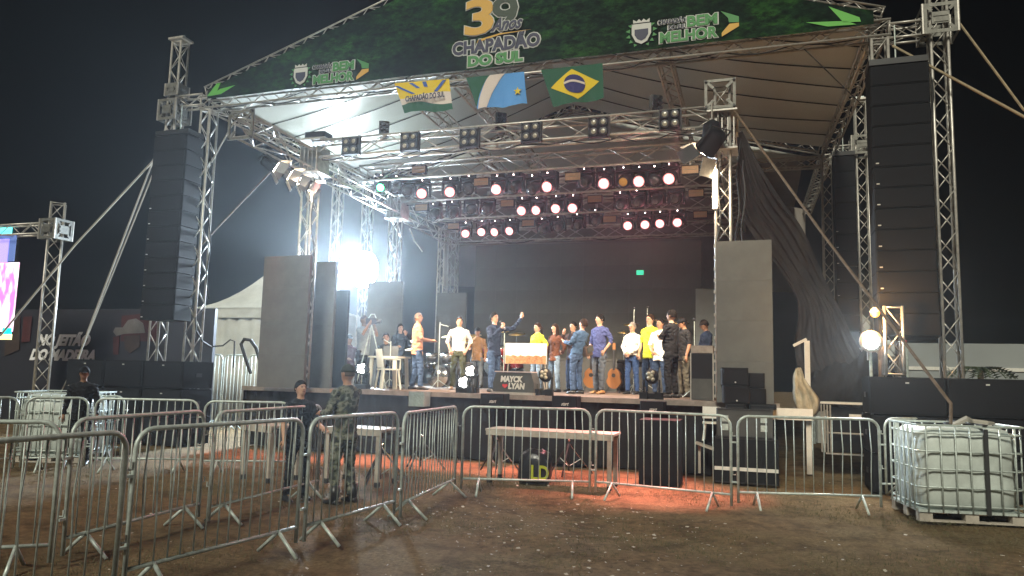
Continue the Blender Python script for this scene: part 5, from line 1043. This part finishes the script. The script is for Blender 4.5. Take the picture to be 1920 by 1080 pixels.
    if cap is not None:
        b = MB(); b.rings([[ht((.088*math.sin(th)*math.cos(2*PI*k/16), .004+.107*math.sin(th)*math.sin(2*PI*k/16), 1.665+.102*math.cos(th))) for k in range(16)] for th in (1.62, 1.3, .95, .6, .3, .03)])
        b.rings([[ht(((.075-.01*i)*math.cos(a), -.085-.042*i+(-.035*math.sin(-a) if 0 else 0)+.012*math.cos(2*a), 1.668-.008*i+.006*math.sin(a))) for a in [2*PI*k/12 for k in range(12)]] for i in range(1)]) if 0 else None
        P_ = [[ht((.078*(j/4-1)*math.sqrt(max(0, 1-(i/5)**2))if 0 else .074*(j/4-1)*(1-.35*(i/4)**2), -.088-.075*i/4*(1-.35*(j/4-1)**2), 1.672-.012*i/4-.012*(j/4-1)**2)) for j in range(9)] for i in range(5)]
        b.build('cap', cap, o, True); MB().grid(P_).build('cap_brim', cap, o, True); o.children[-1].modifiers.new('t', 'SOLIDIFY').thickness = .006
    for sx in (-1, 1): MB().ball(ht((sx*.029, -.089, 1.648)), (.011, .006, .006), 8, 6).build('eye', EYE_M, o); MB().tube(ht((sx*.014, -.095, 1.667)), ht((sx*.045, -.086, 1.668)), .0045, 5).build('eyebrow', HM[hair], o)
    MB().tube(ht((-.021, -.088, 1.590)), ht((.021, -.088, 1.590)), .0055, 5).build('mouth', LIP, o)
    if glasses:
        for sx in (-1, 1): MB().sweep([ht((sx*.031+.022*math.cos(a), -.102, 1.648+.016*math.sin(a))) for a in [2*PI*k/12 for k in range(12)]], .0025, 4, closed=True).build('glasses_rim', 'blackp', o); MB().tube(ht((sx*.053, -.1, 1.652)), ht((sx*.078, .0, 1.65)), .002, 4).build('glasses_arm', 'blackp', o)
    if tuck: MB().rings([[Vector((.168*w*math.cos(a), (.118+bl_*.5)*math.sin(a)-bl_*.3, z)) for a in [2*PI*k/20 for k in range(20)]] for z in (.925, .955)], cap=False).build('belt', 'blackp', o)
    sc = s
    o.scale = (sc, sc, sc); return o, ht, bt, hands
def onstage(label, x, ytop, w, yaw, *a, **k):
    u, _, z = aw(x, ytop, w); h = min(max(z-DECK, 1.55), 1.85); return person(label, W(u, w, DECK), yaw, h, *a, group='people standing on the stage', **k)
jeans = cl('jeans', (.06, .10, .19), .45); ljeans = cl('light_jeans', (.22, .30, .40), .4); djeans = cl('dark_jeans', (.025, .045, .09)); navy = cl('navy', (.028, .04, .075)); white_s = cl('white_shirt', (.80, .79, .74), .06); olive = cl('olive', (.075, .08, .04)); blk = cl('black', (.014, .014, .016)); slate = cl('slate', (.10, .115, .14))
onstage('man in pale shirt filming with a tripod camera at the left end of the stage', 683, 592, 1.5, 1.3, 'camera', 'camera', cl('pale_shirt', (.38, .42, .45)), blk, sleeve='short', skin='brown', style='shaved')
onstage('woman with long dark hair and dark clothes left of the orange-shirted man', 751, 608, 3.3, .75, 'hold', 'phone', cl('dark_teal', (.03, .04, .06)), cl('grey_trousers', (.10, .11, .10)), style='long', fem=True, skin='light', shoes='white')
onstage('man in orange-brown shirt and jeans seen from behind, turned to the right', 785, 587, 1.6, 2.2, 'hold', 'hold', cl('peach', (.60, .30, .17), .2), jeans, legs=(.1, -.05), sleeve='short', style='shaved', skin='mid', head_yaw=-.5)
onstage('man in bright white shirt and olive trousers with hands in pockets', 862, 595, 2.6, .25, 'pocket', 'pocket', white_s, olive, tuck=True, sleeve='rolled', skin='light', hair='brown', shoes='tan', head_yaw=.2, head_pitch=-.15)
onstage('man in flat cap and brown shirt with dark jacket sleeves behind the drums', 896, 615, 5.2, .1, 'hold', 'down', cl('ochre', (.32, .17, .07)), cl('faded_jeans', (.16, .18, .20)), skin='mid', cap=blk)
_mc = onstage('man in navy shirt speaking into a microphone with one arm raised', 928, 587, 1.7, 1.15, 'mic', 'raise', navy, jeans, legs=(.08, -.06), skin='light', glasses=True, head_pitch=-.1)
onstage('woman in bright yellow polo shirt behind the white board', 1008, 606, 3.5, -.6, 'down', 'back', cl('yellow_polo', (.75, .72, .06), .1), ljeans, sleeve='short', style='pony', fem=True, skin='light', hair='brown')
onstage('woman with long brown hair, brown top and blue jeans', 1041, 608, 3.7, -.55, 'down', 'back', cl('brown_top', (.15, .06, .035)), ljeans, style='long', fem=True, skin='light', hair='brown')
onstage('half-hidden man in dark shirt and jeans behind the denim-jacketed one', 1075, 604, 4.2, -.5, 'phone', 'down', cl('dark_brown', (.06, .035, .03)), jeans, skin='light', glasses=True)
bagm = onstage('person in denim jacket bending forward with a shoulder bag, seen from behind', 1082, 597, 2.5, -2.0, 'hold', 'hold', cl('denim_jacket', (.07, .13, .24), .35), jeans, skin='light', hair='brown', bend=-.28)
onstage('tall man in blue long-sleeved shirt and grey trousers, hand in pocket', 1125, 590, 3.1, -.5, 'down', 'pocket', cl('blue_shirt', (.07, .085, .22)), slate, legs=(-.05, .1), skin='light', sleeve='rolled', shoes='tan', head_yaw=-.4)
onstage('grey-haired man in white shirt with clasped hands and blue jeans', 1186, 605, 3.8, -.45, 'clasp', 'clasp', white_s, cl('blue_jeans', (.04, .08, .2)), tuck=True, skin='light', hair='grey', glasses=True, belly=.04)
onstage('man in yellow-green shirt left of the bearded man in white', 1219, 590, 3.5, -.55, 'down', 'down', cl('lime', (.72, .78, .05), .08), djeans, sleeve='short', skin='light', glasses=True, hair='brown')
onstage('bearded man in white shirt right of the yellow-shirted man', 1238, 598, 3.0, -.5, 'clasp', 'down', white_s, djeans, skin='mid', sleeve='short')
onstage('large man all in black with crossed arms, seen from the side', 1259, 582, 1.6, -2.0, 'cross', 'cross', blk, blk, sleeve='short', skin='light', belly=.05)
onstage('man in black cap, black t-shirt and baggy grey cargo trousers', 1283, 596, 2.5, -1.1, 'chin', 'down', cl('charcoal', (.03, .03, .032)), cl('cargo', (.15, .14, .11), .5), sleeve='short', cap=blk, head_pitch=.4, skin='mid')
onstage('man in dark cap behind the console at the right edge of the stage', 1324, 600, 3.4, -1.1, 'hold', 'hold', navy, blk, cap=cl('brown_cap', (.05, .035, .03)), head_pitch=.35, skin='mid')
u, _, z = aw(712, 640, 2.0); person('seated person with dark hair behind the plastic table', W(u, 2.3, DECK-.42), .5, 1.7, 'hold', 'hold', blk, djeans, skin='mid', sit=True, style='pony', fem=True, group='people sitting at stage left')
u, _, z = aw(655, 640, 3.2); person('dim seated person in dark clothes at the far left of the stage', W(u, 3.2, DECK-.42), .9, 1.7, 'hold', 'down', cl('wine', (.06, .02, .03)), blk, skin='brown', sit=True, cap=blk, group='people sitting at stage left')
# things they hold
u, w, _ = aw(928, 587, 1.7)
Wr, fd, sx = _mc[3][0]; mw = Matrix.Translation(_mc[0].location) @ Matrix.Rotation(SR+1.15, 4, 'Z') @ Matrix.Scale(_mc[0].scale[0], 4)
pm_ = mw @ (Wr+fd*.07); pe_ = mw @ Vector((.0, -.15, 1.575)); o = thing('microphone', 'handheld microphone held by the speaking man', 'microphone', pm_); d_ = (pe_-pm_); MB().tube(-d_*.7, d_*.5, .014).build('handle', 'blackp', o).rotation_euler = (0, 0, PSI); MB().ball(d_*.75, .027, 10, 8).build('grille', 'chrome', o).rotation_euler = (0, 0, PSI)
bl_o = bagm[0]; mw = Matrix.Translation(bl_o.location) @ Matrix.Rotation(SR-2.0, 4, 'Z') @ Matrix.Scale(bl_o.scale[0], 4)
o = obj('shoulder_bag', None); o.matrix_world = mw; tag(o, 'brown camera bag hanging behind the bending person', 'bag'); MB().box((-.20, .17, 1.0), (.24, .14, .22), Matrix.Rotation(.3, 3, 'Y'), bev=.03).build('body', mat('bag_leather', (.11, .07, .05), .5, var=.5, vscale=12), o); MB().box((-.20, .25, 1.03), (.22, .02, .12), Matrix.Rotation(.3, 3, 'Y')).build('flap', 'case', o)
MB().sweep([(-.2, .19, 1.08), (-.08, .16, 1.25), (.06, .05, 1.42), (.13, -.08, 1.43), (.05, -.24, 1.2)], .016, 6).build('shoulder_strap', 'webbing', o)
u, _, z = aw(697, 603, 1.45); o = thing('video_camera', 'video camera on a tripod in front of the man filming', 'video camera', W(u, 1.45, DECK), .2); MB().box((0, 0, 1.50), (.24, .12, .13)).build('camera_body', 'blackp', o); MB().lathe([(.04, 0), (.05, .1)], 12, (.12, 0, 1.50), Matrix.Rotation(PI/2, 3, 'Y')).build('lens_barrel', 'blackp', o)
MB().sweep([(-.08, 0, 1.57), (-.02, 0, 1.66), (.06, 0, 1.66), (.1, 0, 1.57)], .012).build('top_handle', 'galv', o)
for k_ in range(3): a = k_*2.1; MB().tube((0, 0, 1.42), (.4*math.cos(a), .4*math.sin(a), 0), .014).build('leg', 'galv', o)
# foreground people
P_ = az(553, 938); person('dark-clothed person leaning on the barrier and looking right', P_, 1.1, 1.50, 'down', 'rail', blk, blk, skin='light', style='short', voxel=.011, head_pitch=-.1, sleeve='short')
P_ = az(640, 944); pc, ht_, bt_, hd_ = person('soldier in grey camouflage uniform with cap and boots beside the dark-clothed person', P_, -1.9, 1.72, 'point', 'hold', camo, camo, skin='mid', style='shaved', cap=cl('camo_cap', (.05, .055, .04), .5), voxel=.012, sleeve='long', boots=True)
P_ = az(143, 872); person('person in dark cap at far left behind the barriers', P_, .6, 1.60, 'down', 'down', blk, blk, skin='brown', cap=blk, voxel=.013)
# ------------------------------------------------------------------ night air: thin smoke around the whole site
hz = MB().box((0, 5, 5.7), (240, 240, 13.6)).build('haze', None, kind='stuff')
hm = bpy.data.materials.new('thin_smoke'); hm.use_nodes = True; nt = hm.node_tree
for n_ in list(nt.nodes):
    if n_.type == 'BSDF_PRINCIPLED': nt.nodes.remove(n_)
pvn = nt.nodes.new('ShaderNodeVolumePrincipled'); pvn.inputs['Density'].default_value = .0020; pvn.inputs['Color'].default_value = (.80, .88, .95, 1); pvn.inputs['Anisotropy'].default_value = .76
nt.links.new(pvn.outputs[0], nt.nodes['Material Output'].inputs['Volume']); hz.data.materials.clear(); hz.data.materials.append(hm)
hz['label'] = 'thin smoky night air over the fairground'
